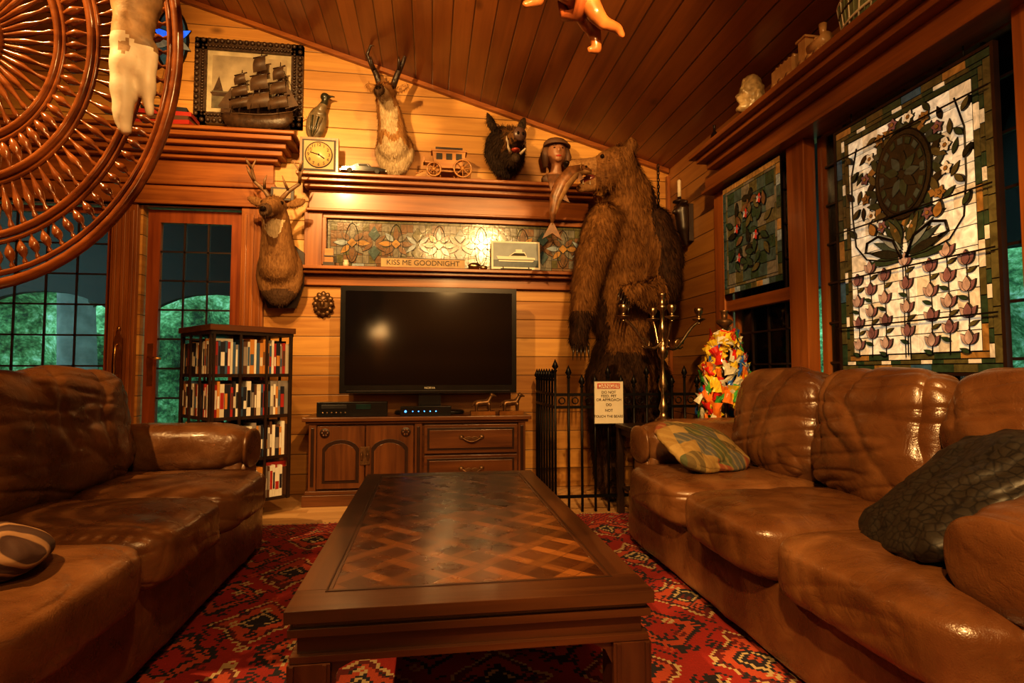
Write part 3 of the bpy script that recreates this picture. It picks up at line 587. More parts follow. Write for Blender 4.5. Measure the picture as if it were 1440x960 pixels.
for k in range(5): o.box(-.12+k*.04,-.12+k*.04+.008,4.027,4.031,.618,.626,BLED)
o.cyl((-.165,4.031,.622),(-.165,4.026,.622),.008,BLED);o.done(bevel=.003)
def bust(x,y,z,h,name):
    o=M(name);o.box(x-.085,x+.085,y-.035,y+.035,z,z+.03,BRASS)
    o.T=TR(x,y,z+.03)@SC(h);o.organic([('c',[(-.25,0,.35,.16),(.25,0,.40,.15)]),('c',[(.25,0,.42,.12),(.42,0,.7,.09)]),('c',[(.42,0,.75,.1),(.62,0,.68,.05)]),('c',[(-.3,-.1,.3,.08),(-.3,-.1,0,.06)]),('c',[(.3,-.1,.3,.08),(.3,-.1,0,.06)]),('c',[(-.3,.1,.3,.08),(-.3,.1,0,.06)]),('c',[(.3,.1,.3,.08),(.3,.1,0,.06)]),('c',[(-.4,0,.4,.06),(-.52,0,.2,.04)])],.035,[BRONZE],smooth=1);o.T=Matrix.Identity(4)
    o.done()
bust(.37,4.01,.592,.15,'horse_figurine');bust(.57,4.01,.592,.15,'horse_figurine')
# ------------------------------------------------------------ revolving media bookcase
E=empty('revolving_bookcase',(-1.225,3.86,0));E.rotation_euler=(0,0,math.radians(40));S=.24
def childL(o,E):
    ob=o.done(keep=True,bevel=0);ob.parent=E;return ob
o=M('shelves')
for z in (.10,.355,.61,.865): o.box(-S,S,-S,S,z,z+.02,DARKW)
o.box(-S-.02,S+.02,-S-.02,S+.02,1.14,1.175,CAB);o.box(-S-.01,S+.01,-S-.01,S+.01,1.12,1.14,DARKW);o.box(-.02,.02,-.02,.02,.12,1.12,DARKW);o.lathe([(.16,.0),(.18,.02),(.16,.04),(.05,.06),(.05,.10)],(0,0,0),DARKW)
for a in range(4):
    o.T=RZ(a*90)
    for x in (-S+.008,-.08,.08,S-.008): o.box(x-.007,x+.007,-S-.012,-S,.10,1.14,DARKW)
o.T=Matrix.Identity(4);childL(o,E)
o=M('media_cases');cols=[plain('case_%d'%i,c,.35,var=.1) for i,c in enumerate([(.70,.66,.58),(.70,.66,.58),(.60,.55,.45),(.35,.03,.02),(.015,.015,.02),(.02,.02,.03),(.10,.05,.03),(.50,.22,.05),(.05,.10,.18),(.25,.22,.2)])]
rr=random.Random(11)
for a in range(4):
    o.T=RZ(a*90)
    for z in (.12,.375,.63,.885):
        x=-S+.02
        while x<S-.05:
            w=rr.choice((.014,.015,.026,.015,.02));h=rr.choice((.19,.19,.195,.175,.21));c=rr.choice(cols);o.box(x,x+w-.001,-S+.002,-S+.13,z,z+h,c)
            o.box(x+.002,x+w-.003,-S+.001,-S+.002,z+h*.25,z+h*rr.uniform(.5,.85),rr.choice(cols));x+=w
o.T=Matrix.Identity(4);childL(o,E)
# ------------------------------------------------------------ side table, candelabra, candy
o=M('end_table');o.box(1.17,1.88,3.03,3.52,.545,.57,DARKW);o.box(1.19,1.86,3.05,3.50,.50,.545,DARKW)
for x in (1.175,1.835):
    for y in (3.035,3.475): o.box(x,x+.04,y,y+.04,.013,.545,DARKW)
o.box(1.2,1.85,3.05,3.48,.16,.18,DARKW);o.done(bevel=.004)
o=M('tray_of_papers');o.box(1.19,1.29,3.05,3.14,.572,.578,WHITE);o.box(1.20,1.30,3.055,3.145,.578,.584,WHITE);o.done()
def candelabra(cx,cy,z0):
    o=M('candelabra');o.T=TR(cx,cy,z0)
    o.lathe([(.001,0),(.085,0),(.088,.012),(.06,.022),(.055,.035),(.03,.05),(.018,.08),(.03,.10),(.022,.13),(.012,.16),(.012,.20),(.026,.215),(.03,.25),(.018,.29),(.011,.33),(.011,.40),(.028,.42),(.034,.45),(.03,.48),(.012,.50),(.012,.56),(.025,.575),(.02,.60),(.012,.63),(.012,.70),(.03,.715),(.034,.73),(.016,.74),(.020,.78),(.030,.80),(.030,.81)],(0,0,0),SILV,24)
    for k in range(4):
        a=math.radians(14+k*90);d=V((math.cos(a),math.sin(a)*.9,0));R_=.28 if k%2==0 else .10
        pts=[]
        for t in range(19):
            u=t/18;r=R_*u;z=.52-.06*math.sin(u*pi*1.7)*(1-u*.3)+.09*u**3;pts.append(d*r+V((0,0,z)))
        o.tube(pts,[.011-.003*t/18 for t in range(19)],SILV,8);e=pts[-1]
        o.tube([d*(R_*.45+.03*math.cos(t*.7))+V((0,0,.50+.03*math.sin(t*.7))) for t in range(9)],.005,SILV,6)
        o.lathe([(.006,-.01),(.014,.0),(.04,.012),(.042,.018),(.012,.022),(.014,.04),(.026,.06),(.028,.085),(.022,.088)],e,SILV,18)
        o.lathe([(.001,-.02),(.012,-.012),(.001,-.002)],e,SILV,10)
    o.done()
candelabra(1.42,3.34,.571)
o=M('candy_stand');bx,by=1.735,3.165
o.lathe([(.001,0),(.06,0),(.055,.012),(.015,.03),(.012,.10),(.012,.58),(.03,.60),(.05,.62),(.04,.635),(.016,.64),(.02,.68),(.028,.69)],(bx,by,.571),BRONZE,18)
cm=[plain('wrap_%d'%i,c,.2,var=.25,coat=.5,emit=.0) for i,c in enumerate([(.62,.03,.02),(.82,.56,.04),(.78,.72,.56),(.08,.40,.08),(.04,.16,.60),(.78,.22,.03),(.82,.60,.05),(.70,.66,.50)])]
rr=random.Random(5)
for i in range(300):
    a=rr.uniform(0,2*pi);z=rr.uniform(.64,1.11);q=(1.15-z)/.46;r=(.060+.10*min(1,q*1.2))*rr.uniform(.78,1.05)
    T=TR(bx+r*math.cos(a),by+r*math.sin(a)*.72,z)@RZ(math.degrees(a)+rr.uniform(-30,30))@RY(rr.uniform(-35,35))@RX(rr.uniform(-35,35));o.T=T;m=rr.choice(cm);w=rr.uniform(.020,.034);hh=w*rr.uniform(1.3,2.)
    vs=[];n=4
    for ii in range(n+1):
        for jj in range(n+1): vs.append((rr.uniform(.0,.008)+.012*math.sin(ii*pi/n)*math.sin(jj*pi/n),(ii/n-.5)*2*w*(1-.35*math.sin(jj*pi/n)),(jj/n-.5)*2*hh))
    o.add(vs,[(ii*(n+1)+jj,(ii+1)*(n+1)+jj,(ii+1)*(n+1)+jj+1,ii*(n+1)+jj+1) for ii in range(n) for jj in range(n)],m,False);o.T=Matrix.Identity(4)
o.done()
# ------------------------------------------------------------ iron fence
o=M('iron_fence');fy=3.60;xs=[.80+i*.088 for i in range(13)]
def bar(x,y,h):
    o.cyl((x,y,.001),(x,y,h),.0085,IRON,seg=8);o.lathe([(.008,0),(.014,.008),(.008,.018),(.022,.035),(.001,.085)],(x,y,h-.005),IRON,8)
for i,x in enumerate(xs): bar(x,fy,(.80,.86,.80)[i%3] if i>0 else .90)
for z in (.09,.66,.74): o.box(xs[0],xs[-1],fy-.008,fy+.008,z,z+.018,IRON)
ys=[fy+.09*i for i in range(1,8)]
for y in ys: bar(xs[0],y,.84)
for z in (.09,.66,.74): o.box(xs[0]-.008,xs[0]+.008,fy,ys[-1],z,z+.018,IRON)
for i in range(12): o.tube([(xs[i]+.044+.02*math.cos(t*pi/6),fy,.71+.02*math.sin(t*pi/6)) for t in range(12)],.004,IRON,6,True)
o.done()
o=M('danger_sign');o.T=TR(1.145,3.566,.70)@RZ(-2);o.box(-.095,.095,-.004,.004,-.135,.135,WHITE);o.box(-.1,.1,-.006,.006,-.14,-.135,INK);o.box(-.1,.1,-.006,.006,.135,.14,INK);o.box(-.1,-.095,-.006,.006,-.14,.14,INK);o.box(.095,.1,-.006,.006,-.14,.14,INK)
o.box(-.075,.075,-.0055,-.004,.088,.122,REDINK);o.box(-.071,.071,-.006,-.0055,.092,.118,WHITE);o.text('DANGER',.036,(0,-.0066,.105),REDINK)
for i,(t,z) in enumerate((('DO NOT',.064),('FEED, PET',.040),('OR APPROACH',.016),('DO',-.016),('NOT',-.052),('TOUCH THE BEARS!',-.090))): o.text(t,.024 if i!=5 else .022,(0,-.0052,z),INK)
o.done()
# ------------------------------------------------------------ bear
o=M('standing_bear')
parts=[('e',(1.42,4.05,1.80),(.285,.25,.34)),('e',(1.44,4.06,1.38),(.275,.25,.42)),('e',(1.44,4.06,.92),(.275,.24,.34)),
 ('c',[(1.47,4.04,2.0,.225),(1.46,4.01,2.17,.19),(1.38,3.95,2.32,.15)]),('e',(1.33,3.89,2.385),(.155,.13,.13)),('e',(1.22,3.85,2.41),(.07,.085,.06)),
 ('c',[(1.21,3.855,2.355,.085),(1.08,3.84,2.345,.062),(.985,3.83,2.335,.050)]),('c',[(1.24,3.86,2.27,.065),(1.12,3.845,2.215,.045),(1.03,3.835,2.185,.032)]),
 ('e',(1.40,3.78,2.505),(.045,.022,.055)),('e',(1.43,3.98,2.51),(.045,.022,.055)),
 ('c',[(1.25,3.94,1.97,.155),(1.13,3.86,1.70,.13),(1.06,3.80,1.46,.102),(1.01,3.75,1.26,.078),(.995,3.73,1.17,.070)]),('e',(.995,3.72,1.12),(.072,.060,.078)),
 ('c',[(1.60,3.92,1.95,.155),(1.67,3.85,1.70,.13),(1.64,3.79,1.48,.105),(1.46,3.71,1.42,.082),(1.37,3.67,1.43,.070)]),('e',(1.33,3.66,1.42),(.075,.058,.062)),
 ('c',[(1.31,4.05,.85,.19),(1.27,4.0,.50,.14),(1.28,4.03,.16,.10)]),('c',[(1.28,4.03,.08,.08),(1.25,3.86,.06,.062)]),
 ('c',[(1.59,4.05,.85,.19),(1.61,4.0,.50,.14),(1.60,4.03,.16,.10)]),('c',[(1.60,4.03,.08,.08),(1.60,3.86,.06,.062)])]
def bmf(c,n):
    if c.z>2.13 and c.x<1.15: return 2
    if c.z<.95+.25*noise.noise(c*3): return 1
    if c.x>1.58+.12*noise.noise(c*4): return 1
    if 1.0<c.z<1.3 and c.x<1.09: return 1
    if c.z<1.75 and 1.13<c.x<1.25+.06*noise.noise(c*5) and c.y>3.82: return 1  # dark fur here paints the shade in the crevice beside the arm
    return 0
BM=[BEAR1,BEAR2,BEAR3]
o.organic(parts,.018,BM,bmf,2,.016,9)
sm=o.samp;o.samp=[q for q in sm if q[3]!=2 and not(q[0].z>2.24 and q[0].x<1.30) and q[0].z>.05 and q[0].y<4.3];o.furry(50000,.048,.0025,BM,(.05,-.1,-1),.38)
o.samp=[q for q in sm if q[0].z>2.2 and q[0].x<1.32];o.furry(6000,.014,.0015,BM,(.9,0,-.3),.2)
o.ell((.938,3.828,2.352),(.026,.032,.024),EYE);o.ell((1.185,3.785,2.405),.015,EYE);o.ell((1.19,3.925,2.41),.015,EYE)
MOUTH=plain('bear_mouth',(.20,.03,.02),.3);o.tube([(1.20,3.855,2.30),(1.12,3.845,2.262),(1.05,3.838,2.235)],[.05,.035,.022],MOUTH,10)
def claws(c,dirs,m=CLAW,L=.065):
    for p,d in dirs: p=V(c)+V(p);d=V(d).normalized();o.tube([p,p+d*L*.5,p+d*L+V((0,0,-L*.35))],[.009,.007,.001],m,6)
claws((.995,3.69,1.08),[((-.048+.024*i,-.01,-.01),(-.25+.05*i,-.45,-1)) for i in range(5)],L=.08);claws((1.30,3.625,1.40),[((-.045+.012*i,-.02,.038-.02*i),(-.7+.1*i,-.6,-.7)) for i in range(5)],L=.08)
for fx in (1.25,1.60): claws((fx,3.80,.06),[((-.045+.022*i,0,0),(0,-1,-.1)) for i in range(5)],L=.05)
for i in range(2):
    for q in (3.80,3.87): o.tube([(1.0+i*.05,q,2.305),(1.0+i*.05,q,2.275)],[.007,.001],BONE,6);o.tube([(1.05+i*.05,q,2.205),(1.05+i*.05,q,2.235)],[.006,.001],BONE,6)
o.done(norm=False)
SAL=plain('salmon_skin',(.20,.085,.030),.4,var=.6,scale=25);SALB=plain('salmon_belly',(.34,.19,.08),.4,var=.5,scale=20)
o=M('salmon');o.T=TR(-.01,-.03,0);pt=[(1.10,3.76,2.275),(1.04,3.76,2.285),(.96,3.755,2.255),(.89,3.75,2.175),(.845,3.75,2.07),(.825,3.75,1.97),(.82,3.75,1.90)];o.tube(pt,[.010,.032,.050,.054,.044,.024,.012],SAL,12);o.tube([(x+.010*(3-abs(3-i))/3,y-.003,z-.012) for i,(x,y,z) in enumerate(pt)],[.006,.026,.042,.046,.036,.016,.006],SALB,12)
o.prism([(.82,1.92),(.750,1.79),(.82,1.83),(.89,1.78)],3.743,3.757,SAL);o.prism([(.86,2.24),(.785,2.23),(.81,2.12)],3.743,3.757,SAL);o.prism([(.90,2.12),(.94,2.04),(.87,2.07)],3.735,3.745,SAL);o.prism([(1.0,2.24),(.98,2.17),(1.03,2.20)],3.70,3.71,SAL);o.ell((1.055,3.732,2.295),.008,EYE);o.tube([(1.02,3.722,2.26),(1.01,3.716,2.285),(1.02,3.722,2.31)],.003,SALB,5);o.done()
# ------------------------------------------------------------ wall mounts
o=M('deer_head_mount');o.T=TR(-1.07,4.24,1.62)
prt=[('e',(0,.0,-.02),(.165,.08,.24)),('c',[(0,-.02,.02,.14),(0,-.08,.22,.105),(0,-.14,.36,.088)]),('c',[(0,-.17,.41,.082),(0,-.26,.39,.066),(0,-.37,.335,.043),(0,-.41,.315,.036)]),('e',(-.13,-.12,.46),(.075,.018,.035),RY(20)),('e',(.13,-.12,.46),(.075,.018,.035),RY(-20))]
def dmf(c,n):
    if c.y<-.38 : return 2
    if c.z<-.16+.05*noise.noise(c*9): return 2
    if c.y<-.18 and c.z<.32: return 1
    return 0
DM=[DEER,DEERW,DEERD];o.organic(prt,.012,DM,dmf,2,.004,14);o.furry(7000,.020,.0018,DM,(0,.1,-1),.2)
for s_ in (-1,1):
    o.ell((s_*.062,-.235,.425),.014,EYE);b=[(s_*.04,-.15,.48),(s_*.08,-.13,.54),(s_*.15,-.12,.60),(s_*.16,-.16,.68),(s_*.12,-.2,.73)];o.tube(b,[.017,.015,.013,.010,.003],ANT,8)
    for p,q in ((b[1],(s_*.05,-.19,.63)),(b[2],(s_*.19,-.18,.69)),(b[3],(s_*.19,-.2,.74))): o.tube([p,((p[0]+q[0])/2,q[1],(p[2]+q[2])/2),q],[.011,.009,.002],ANT,6)
o.ell((0,-.445,.325),(.022,.012,.016),EYE)
o.prism([(-.10,-.26),(.10,-.26),(.15,-.1),(.15,.15),(0,.26),(-.15,.15),(-.15,-.1)],.075,.095,DARKW);o.done(norm=False)
o=M('framed_plaque');o.box(-1.16,-1.00,4.30,4.325,2.15,2.245,DARKW);o.box(-1.14,-1.02,4.295,4.30,2.165,2.23,TANP);o.done()
o=M('pronghorn_head_mount');o.T=TR(-.28,4.26,2.60)@RZ(-8)
prt=[('e',(0,.04,-.05),(.15,.085,.17)),('c',[(0,.0,-.02,.12),(-.01,-.06,.14,.095),(-.03,-.10,.26,.076)]),('c',[(-.03,-.13,.32,.072),(-.03,-.21,.30,.058),(-.035,-.31,.25,.040),(-.035,-.345,.235,.034)]),('e',(-.14,-.10,.38),(.06,.016,.028),RY(28)),('e',(.08,-.10,.38),(.06,.016,.028),RY(-28))]
def pmf(c,n):
    w=noise.noise(c*14)*.05
    if c.y<-.325: return 2
    if c.z<-.02+w: return 1
    if .05+w<c.z<.21+w and abs(c.x+.01)<.06: return 1
    if c.y<-.15 and c.z<.27: return 1
    return 0
PM=[PRONG,DEERW,DEERD];o.organic(prt,.011,PM,pmf,2,.004,14);o.furry(11000,.030,.002,PM,(0,.1,-1),.35)
for s_ in (-1,1):
    x=-.03;o.ell((x+s_*.056,-.19,.335),.014,EYE);o.tube([(x+s_*.045,-.13,.37),(x+s_*.075,-.13,.46),(x+s_*.115,-.14,.54),(x+s_*.14,-.15,.60),(x+s_*.11,-.17,.66),(x+s_*.07,-.18,.65)],[.024,.022,.017,.012,.008,.002],HORN,10);o.tube([(x+s_*.09,-.14,.49),(x+s_*.10,-.19,.53),(x+s_*.10,-.20,.56)],[.016,.010,.002],HORN,8)
o.ell((-.035,-.375,.24),(.02,.01,.014),EYE);o.done(norm=False)
o=M('boar_head_mount');o.T=TR(.57,4.26,2.60)@RZ(8)
prt=[('e',(0,.04,0),(.165,.08,.20)),('c',[(0,.0,.02,.13),(0,-.10,.02,.11),(0,-.22,-.01,.072),(0,-.32,-.02,.050)]),('c',[(0,-.10,-.09,.07),(0,-.20,-.14,.045),(0,-.27,-.165,.032)]),('e',(-.12,-.0,.20),(.035,.02,.085),RY(-25)),('e',(.12,-.0,.20),(.035,.02,.085),RY(25))]
o.organic(prt,.012,[BOAR,DEER],lambda c,n:1 if (c.y<-.12 and c.z>-.06 and abs(c.x)<.075 and noise.noise(c*30)>-.1) else 0,1,.006,14);o.samp=[q for q in o.samp if q[0].y>4.0];o.furry(7500,.032,.0022,[BOAR,DEER],(0,.5,-.6),.45)
SN=plain('snout',(.13,.075,.06),.35);o.lathe([(.001,.02),(.045,.016),(.05,0),(.04,-.02)],(0,-.355,-.02),SN,16,RX(90))
for s_ in (-1,1):
    o.ell((s_*.018,-.377,-.02),(.009,.004,.012),EYE);o.ell((s_*.085,-.14,.075),.014,EYE);o.tube([(s_*.035,-.25,-.12),(s_*.065,-.28,-.09),(s_*.07,-.285,-.045)],[.012,.009,.001],BONE,8);o.tube([(s_*.045,-.24,-.05),(s_*.07,-.26,-.03),(s_*.072,-.26,.0)],[.011,.008,.001],BONE,8)
o.ell((0,-.22,-.095),(.04,.07,.018),plain('tongue',(.40,.06,.035),.35));
o.done(norm=False)
SKIN=plain('painted_skin',(.36,.17,.085),.4,var=.15);CAPM=plain('cap_brown',(.14,.07,.035),.6)
o=M('woman_bust');o.T=TR(.965,4.275,2.337)@SC(1.2)
o.organic([('e',(0,.02,.05),(.10,.05,.05)),('c',[(0,.02,.06,.04),(0,.0,.14,.035)]),('e',(0,-.01,.22),(.062,.07,.085)),('e',(0,-.078,.215),(.012,.016,.02)),('e',(0,-.062,.165),(.03,.02,.022))],.009,[SKIN,CAPM],lambda c,n:1 if c.z<.075 else 0,2)
o.ell((0,.01,.275),(.085,.075,.05),CAPM);o.lathe([(.05,0),(.09,-.01),(.09,-.004),(.05,.012)],(0,-.02,.262),CAPM,20)
for s_ in (-1,1): o.ell((s_*.024,-.068,.232),(.010,.006,.005),EYE);o.tube([(s_*.06,.0,.26),(s_*.075,.0,.20),(s_*.07,.01,.13)],[.025,.028,.018],CAPM,8);o.tube([(s_*.012,-.072,.246),(s_*.036,-.066,.246)],.003,CAPM,6)
o.ell((0,-.078,.178),(.018,.006,.005),REDINK);o.done(norm=False)
DUCK=plain('duck_paint',(.16,.12,.065),.35,var=.6,scale=20);DUCK2=plain('duck_head',(.035,.035,.02),.3)
o=M('duck_plaque');o.T=TR(-.85,4.35,2.80)@RY(12)
o.organic([('e',(0,0,-.04),(.075,.04,.14)),('c',[(0,0,-.14,.03),(0,0,-.19,.008)]),('c',[(.01,-.01,.06,.04),(.03,-.015,.13,.025)]),('e',(.02,-.02,.165),(.035,.028,.033)),('c',[(.04,-.02,.175,.012),(.085,-.02,.185,.008)])],.009,[DUCK,DUCK2],lambda c,n:1 if c.z>.1 else 0,2)
for k in range(5): o.tube([(-.05+k*.022,-.035,.0),(-.03+k*.014,-.04,-.10),(0,-.02,-.17)],[.008,.007,.002],DUCK2 if k%2 else DUCK,6)
o.done(norm=False)
o=M('green_man_mask');o.T=TR(-.79,4.385,1.40)
o.organic([('e',(0,-.01,0),(.055,.035,.075)),('e',(0,-.05,-.005),(.012,.015,.025)),('e',(-.022,-.04,.025),(.018,.012,.008)),('e',(.022,-.04,.025),(.018,.012,.008)),('e',(0,-.042,-.035),(.025,.012,.008))],.006,[BRONZE],None,1)
for k in range(12): a=k*pi/6;o.ell((.055*math.cos(a),-.012,.072*math.sin(a)),(.026,.012,.020),BRONZE,RY(-math.degrees(a)),10)
o.done()
# ------------------------------------------------------------ sea picture and model ship
CANV=plain('aged_canvas',(.46,.38,.24),.7,var=.4,scale=8);RELI=plain('carved_relief',(.055,.028,.012),.45,var=.5,scale=30,bump=.4);SAILM=plain('dark_sail',(.075,.040,.018),.6,var=.4,scale=20)
E=empty('seascape_picture',(-1.345,4.38,3.03))
o=M('picture_frame');fx0,fx1,fz0,fz1=-1.73,-.965,2.72,3.36
o.box(fx0,fx1,4.36,4.398,fz0,fz0+.085,RELI);o.box(fx0,fx1,4.36,4.398,fz1-.085,fz1,RELI);o.box(fx0,fx0+.085,4.36,4.398,fz0,fz1,RELI);o.box(fx1-.085,fx1,4.36,4.398,fz0,fz1,RELI)
def beads(xa,za,xb,zb,n,r):
    for i in range(n+1): t=i/n;o.ell((xa+(xb-xa)*t,4.35,za+(zb-za)*t),(r,r*.7,r),RELI,None,8)
for d,r in ((.02,.018),(.06,.011)):
    nx=int(.7/(r*2.2));nz=int(.58/(r*2.2));beads(fx0+d,fz0+d,fx1-d,fz0+d,nx,r);beads(fx0+d,fz1-d,fx1-d,fz1-d,nx,r);beads(fx0+d,fz0+d,fx0+d,fz1-d,nz,r);beads(fx1-d,fz0+d,fx1-d,fz1-d,nz,r)
child(o,E)
o=M('picture_panel');o.box(fx0+.08,fx1-.08,4.375,4.395,fz0+.08,fz1-.08,CANV)
o.box(fx0+.12,fx1-.12,4.372,4.376,fz0+.12,fz1-.12,plain('painted_sky',(.34,.27,.17),.6,var=.5,scale=6));o.box(fx0+.12,fx1-.12,4.370,4.372,fz0+.12,fz0+.25,plain('painted_sea',(.12,.10,.06),.6,var=.5,scale=20))
o.prism([(-1.62,2.96),(-1.60,2.93),(-1.52,2.93),(-1.50,2.96)],4.368,4.370,RELI);o.prism([(-1.60,2.97),(-1.53,2.97),(-1.56,3.08)],4.368,4.370,RELI)
child(o,E)
o=M('model_ship');o.T=TR(-1.25,4.25,2.601)@RZ(-6)@SC(1.05)
o.box(-.15,.15,-.03,.03,0,.012,DARKW);
for x in (-.09,.09): o.box(x-.01,x+.01,-.02,.02,.012,.05,DARKW)
secs=[(-.24,.015,.115,.14),(-.20,.040,.06,.145),(-.10,.050,.035,.125),(.02,.052,.032,.118),(.12,.046,.038,.125),(.19,.028,.06,.145),(.24,.004,.10,.165)]
vs=[];fs=[]
for x,w,zb,zt in secs:
    for k in range(9): a=pi*k/8;vs.append((x,-w*math.cos(a),zt-(zt-zb)*math.sin(a)**.7 if 0<k<8 else zt))
n=len(secs)
for i in range(n-1):
    for k in range(8): fs.append((i*9+k,(i+1)*9+k,(i+1)*9+k+1,i*9+k+1))
    fs.append((i*9+8,(i+1)*9+8,(i+1)*9,i*9))
fs.append(tuple(range(9)));fs.append(tuple((n-1)*9+k for k in range(9))[::-1]);o.add(vs,fs,RELI,True)
o.tube([(-.24,-.016,.145),(-.1,-.053,.130),(.02,-.055,.123),(.12,-.049,.130),(.24,-.006,.170)],.005,SAILM,6);o.box(-.235,-.16,-.03,.03,.14,.175,RELI)
for mx,h,k_ in ((-.13,.46,.070),(.0,.60,.080),(.13,.52,.070)):
    o.cyl((mx,0,.11),(mx+.02,0,h),.006,DARKW,.003,8)
    for k in range(3):
        z=.19+k*(h-.20)/3.1;w=k_*(1-.22*k);hh=(h-.20)/3.1*.80;vs=[];fs=[]
        for i in range(7):
            for j in range(5): a=(i/6-.5)*2;b=j/4;vs.append((mx+.015+a*w*(1-.16*b),-.012-.035*math.sin(pi*b)*(1-.4*a*a),z+hh*b+.012*a-.015*math.sin(pi*b)*(1-a*a)))
        for i in range(6):
            for j in range(4): fs.append((i*5+j,(i+1)*5+j,(i+1)*5+j+1,i*5+j+1))
        o.add(vs,fs,SAILM,True);o.cyl((mx+.015-w*1.08,-.012,z+hh-.012),(mx+.015+w*1.08,-.012,z+hh+.012),.0045,DARKW,seg=6)
    for s_ in (-1,1): o.cyl((mx-.04,s_*.045,.125),(mx+.012,0,h*.85),.0016,DARKW,seg=4);o.cyl((mx+.03,s_*.045,.125),(mx+.012,0,h*.85),.0016,DARKW,seg=4)
o.cyl((.20,0,.15),(.30,0,.215),.005,DARKW,.003,6);o.cyl((.30,0,.215),(.15,0,.50),.0016,DARKW,seg=4);o.prism([(.19,.19),(.28,.215),(.165,.42)],-.003,.0,SAILM);o.prism([(-.18,.17),(-.27,.20),(-.18,.34)],-.003,.0,SAILM)
o.done(norm=False)
# ------------------------------------------------------------ mantel objects
FACE=plain('clock_face',(.60,.38,.15),.35,var=.1)
o=M('mantel_clock');o.T=TR(-.81,4.24,2.336);o.box(-.135,.135,-.02,.04,0,.265,OAKZ);o.box(-.118,.118,-.024,-.02,.017,.248,INK);o.box(-.105,.105,-.027,-.024,.03,.236,TANP)
o.lathe([(.001,.0),(.092,.0),(.092,.004),(.001,.004)],(0,-.027,.133),FACE,32,RX(90));o.tube([(.094*math.cos(t*pi/16),-.03,.133+.094*math.sin(t*pi/16)) for t in range(32)],.004,INK,6,True)
for k in range(12):
    a=pi/2-(k+1)*pi/6;o.text(str(k+1),.032,(.073*math.cos(a),-.0325,.133+.073*math.sin(a)),INK,ext=.0015)
o.tube([(0,-.034,.133),(.04,-.034,.105)],.004,INK,6);o.tube([(0,-.035,.133),(-.06,-.035,.150)],.003,INK,6);o.ell((0,-.034,.133),.007,INK);o.done()
CARB=plain('car_black',(.006,.006,.006),.12,coat=.6);CHR=plain('chrome',(.5,.45,.4),.2,1.)
o=M('model_car');o.T=TR(-.49,4.205,2.336)@SC(1.08)
o.prism([(-.145,.018),(.145,.018),(.148,.034),(.10,.043),(.055,.046),(.035,.066),(-.045,.068),(-.075,.048),(-.14,.042)],-.028,.028,CARB);o.prism([(-.038,.050),(.040,.050),(.028,.061),(-.035,.062)],-.0285,.0285,CHR);o.prism([(-.034,.051),(.036,.051),(.027,.060),(-.033,.061)],-.0295,.0295,INK)
o.box(-.146,.146,-.029,.029,.025,.027,CHR);o.box(-.155,-.145,-.030,.030,.015,.026,CHR);o.box(.145,.155,-.030,.030,.015,.026,CHR)
for x in (-.09,.09):
    for s_ in (-1,1): o.lathe([(.001,0),(.017,0),(.018,.004),(.017,.008),(.001,.008)],(x,s_*.028+.004,.018),INK,16,RX(90));o.lathe([(.001,0),(.009,0),(.007,.003)],(x,s_*.031-.001*s_,.018),CHR,12,RX(90*s_))
o.done(bevel=.0015)
CW=wood('coach_wood',(.30,.12,.03),(.50,.24,.07),'x')
o=M('model_stagecoach');o.T=TR(.13,4.24,2.341)@SC(1.12)
def wheel(x,y,r):
    o.tube([(x+r*math.cos(t*pi/10),y,r+.0+r*math.sin(t*pi/10)+.003) for t in range(20)],.006,CW,6,True)
    for k in range(8): a=k*pi/4;o.cyl((x,y,r+.003),(x+r*math.cos(a),y,r+.003+r*math.sin(a)),.003,CW,seg=6)
    o.lathe([(.012,-.008),(.012,.008)],(x,y,r+.003),CW,10,RX(90))
for s_ in (-1,1): wheel(-.10,s_*.055,.045);wheel(.09,s_*.055,.058)
o.prism([(-.10,.10),(-.07,.065),(.07,.065),(.10,.10),(.11,.175),(-.11,.175)],-.042,.042,CW);o.box(-.12,.12,-.048,.048,.175,.187,CW);o.box(-.09,.09,-.04,.04,.187,.205,DARKW)
for x in (-.065,.0,.065): o.box(x-.02,x+.02,-.044,.044,.12,.162,INK)
o.box(-.165,-.10,-.03,.03,.10,.11,CW);o.box(-.17,-.16,-.03,.03,.10,.14,CW);o.cyl((-.1,-.055,.048),(-.1,.055,.048),.005,CW);o.cyl((.09,-.055,.06),(.09,.055,.06),.005,CW);o.box(-.13,.12,-.01,.01,.05,.062,CW)
o.tube([(-.17,0,.05),(-.22,0,.03)],.004,CW,6);o.done()
o=M('kiss_me_goodnight_sign');o.T=TR(-.055,4.285,1.671);o.box(-.31,.31,-.008,.008,0,.075,TANP);o.box(-.315,.315,-.010,-.004,0,.005,DARKW);o.box(-.315,.315,-.010,-.004,.070,.075,DARKW);o.text('KISS ME GOODNIGHT',.054,(0,-.009,.037),INK,sx=1.02,ext=.0012);o.done()
o=M('boat_photograph');o.T=TR(.65,4.30,1.671)@RX(-6);o.box(-.19,.19,-.006,.0,.012,.235,WHITE);o.box(-.175,.175,-.008,-.006,.03,.222,plain('photo_sky',(.24,.28,.30),.4,var=.15));o.box(-.175,.175,-.009,-.008,.03,.085,plain('photo_sea',(.05,.08,.10),.4,var=.3,scale=40))
o.prism([(-.15,.115),(-.13,.072),(.13,.072),(.15,.09),(.15,.105)],-.0105,-.009,WHITE);o.prism([(-.06,.11),(.09,.105),(.07,.15),(-.01,.15)],-.0105,-.009,WHITE);o.prism([(-.045,.118),(.08,.118),(.066,.14),(-.01,.14)],-.0115,-.0105,INK);o.box(0,.05,-.0105,-.009,.15,.17,WHITE);o.box(-.14,.145,-.0115,-.0105,.083,.089,INK)
for s_ in (-.1,.1): o.cyl((s_,-.02,.0),(s_,-.004,.03),.004,INK,seg=6)
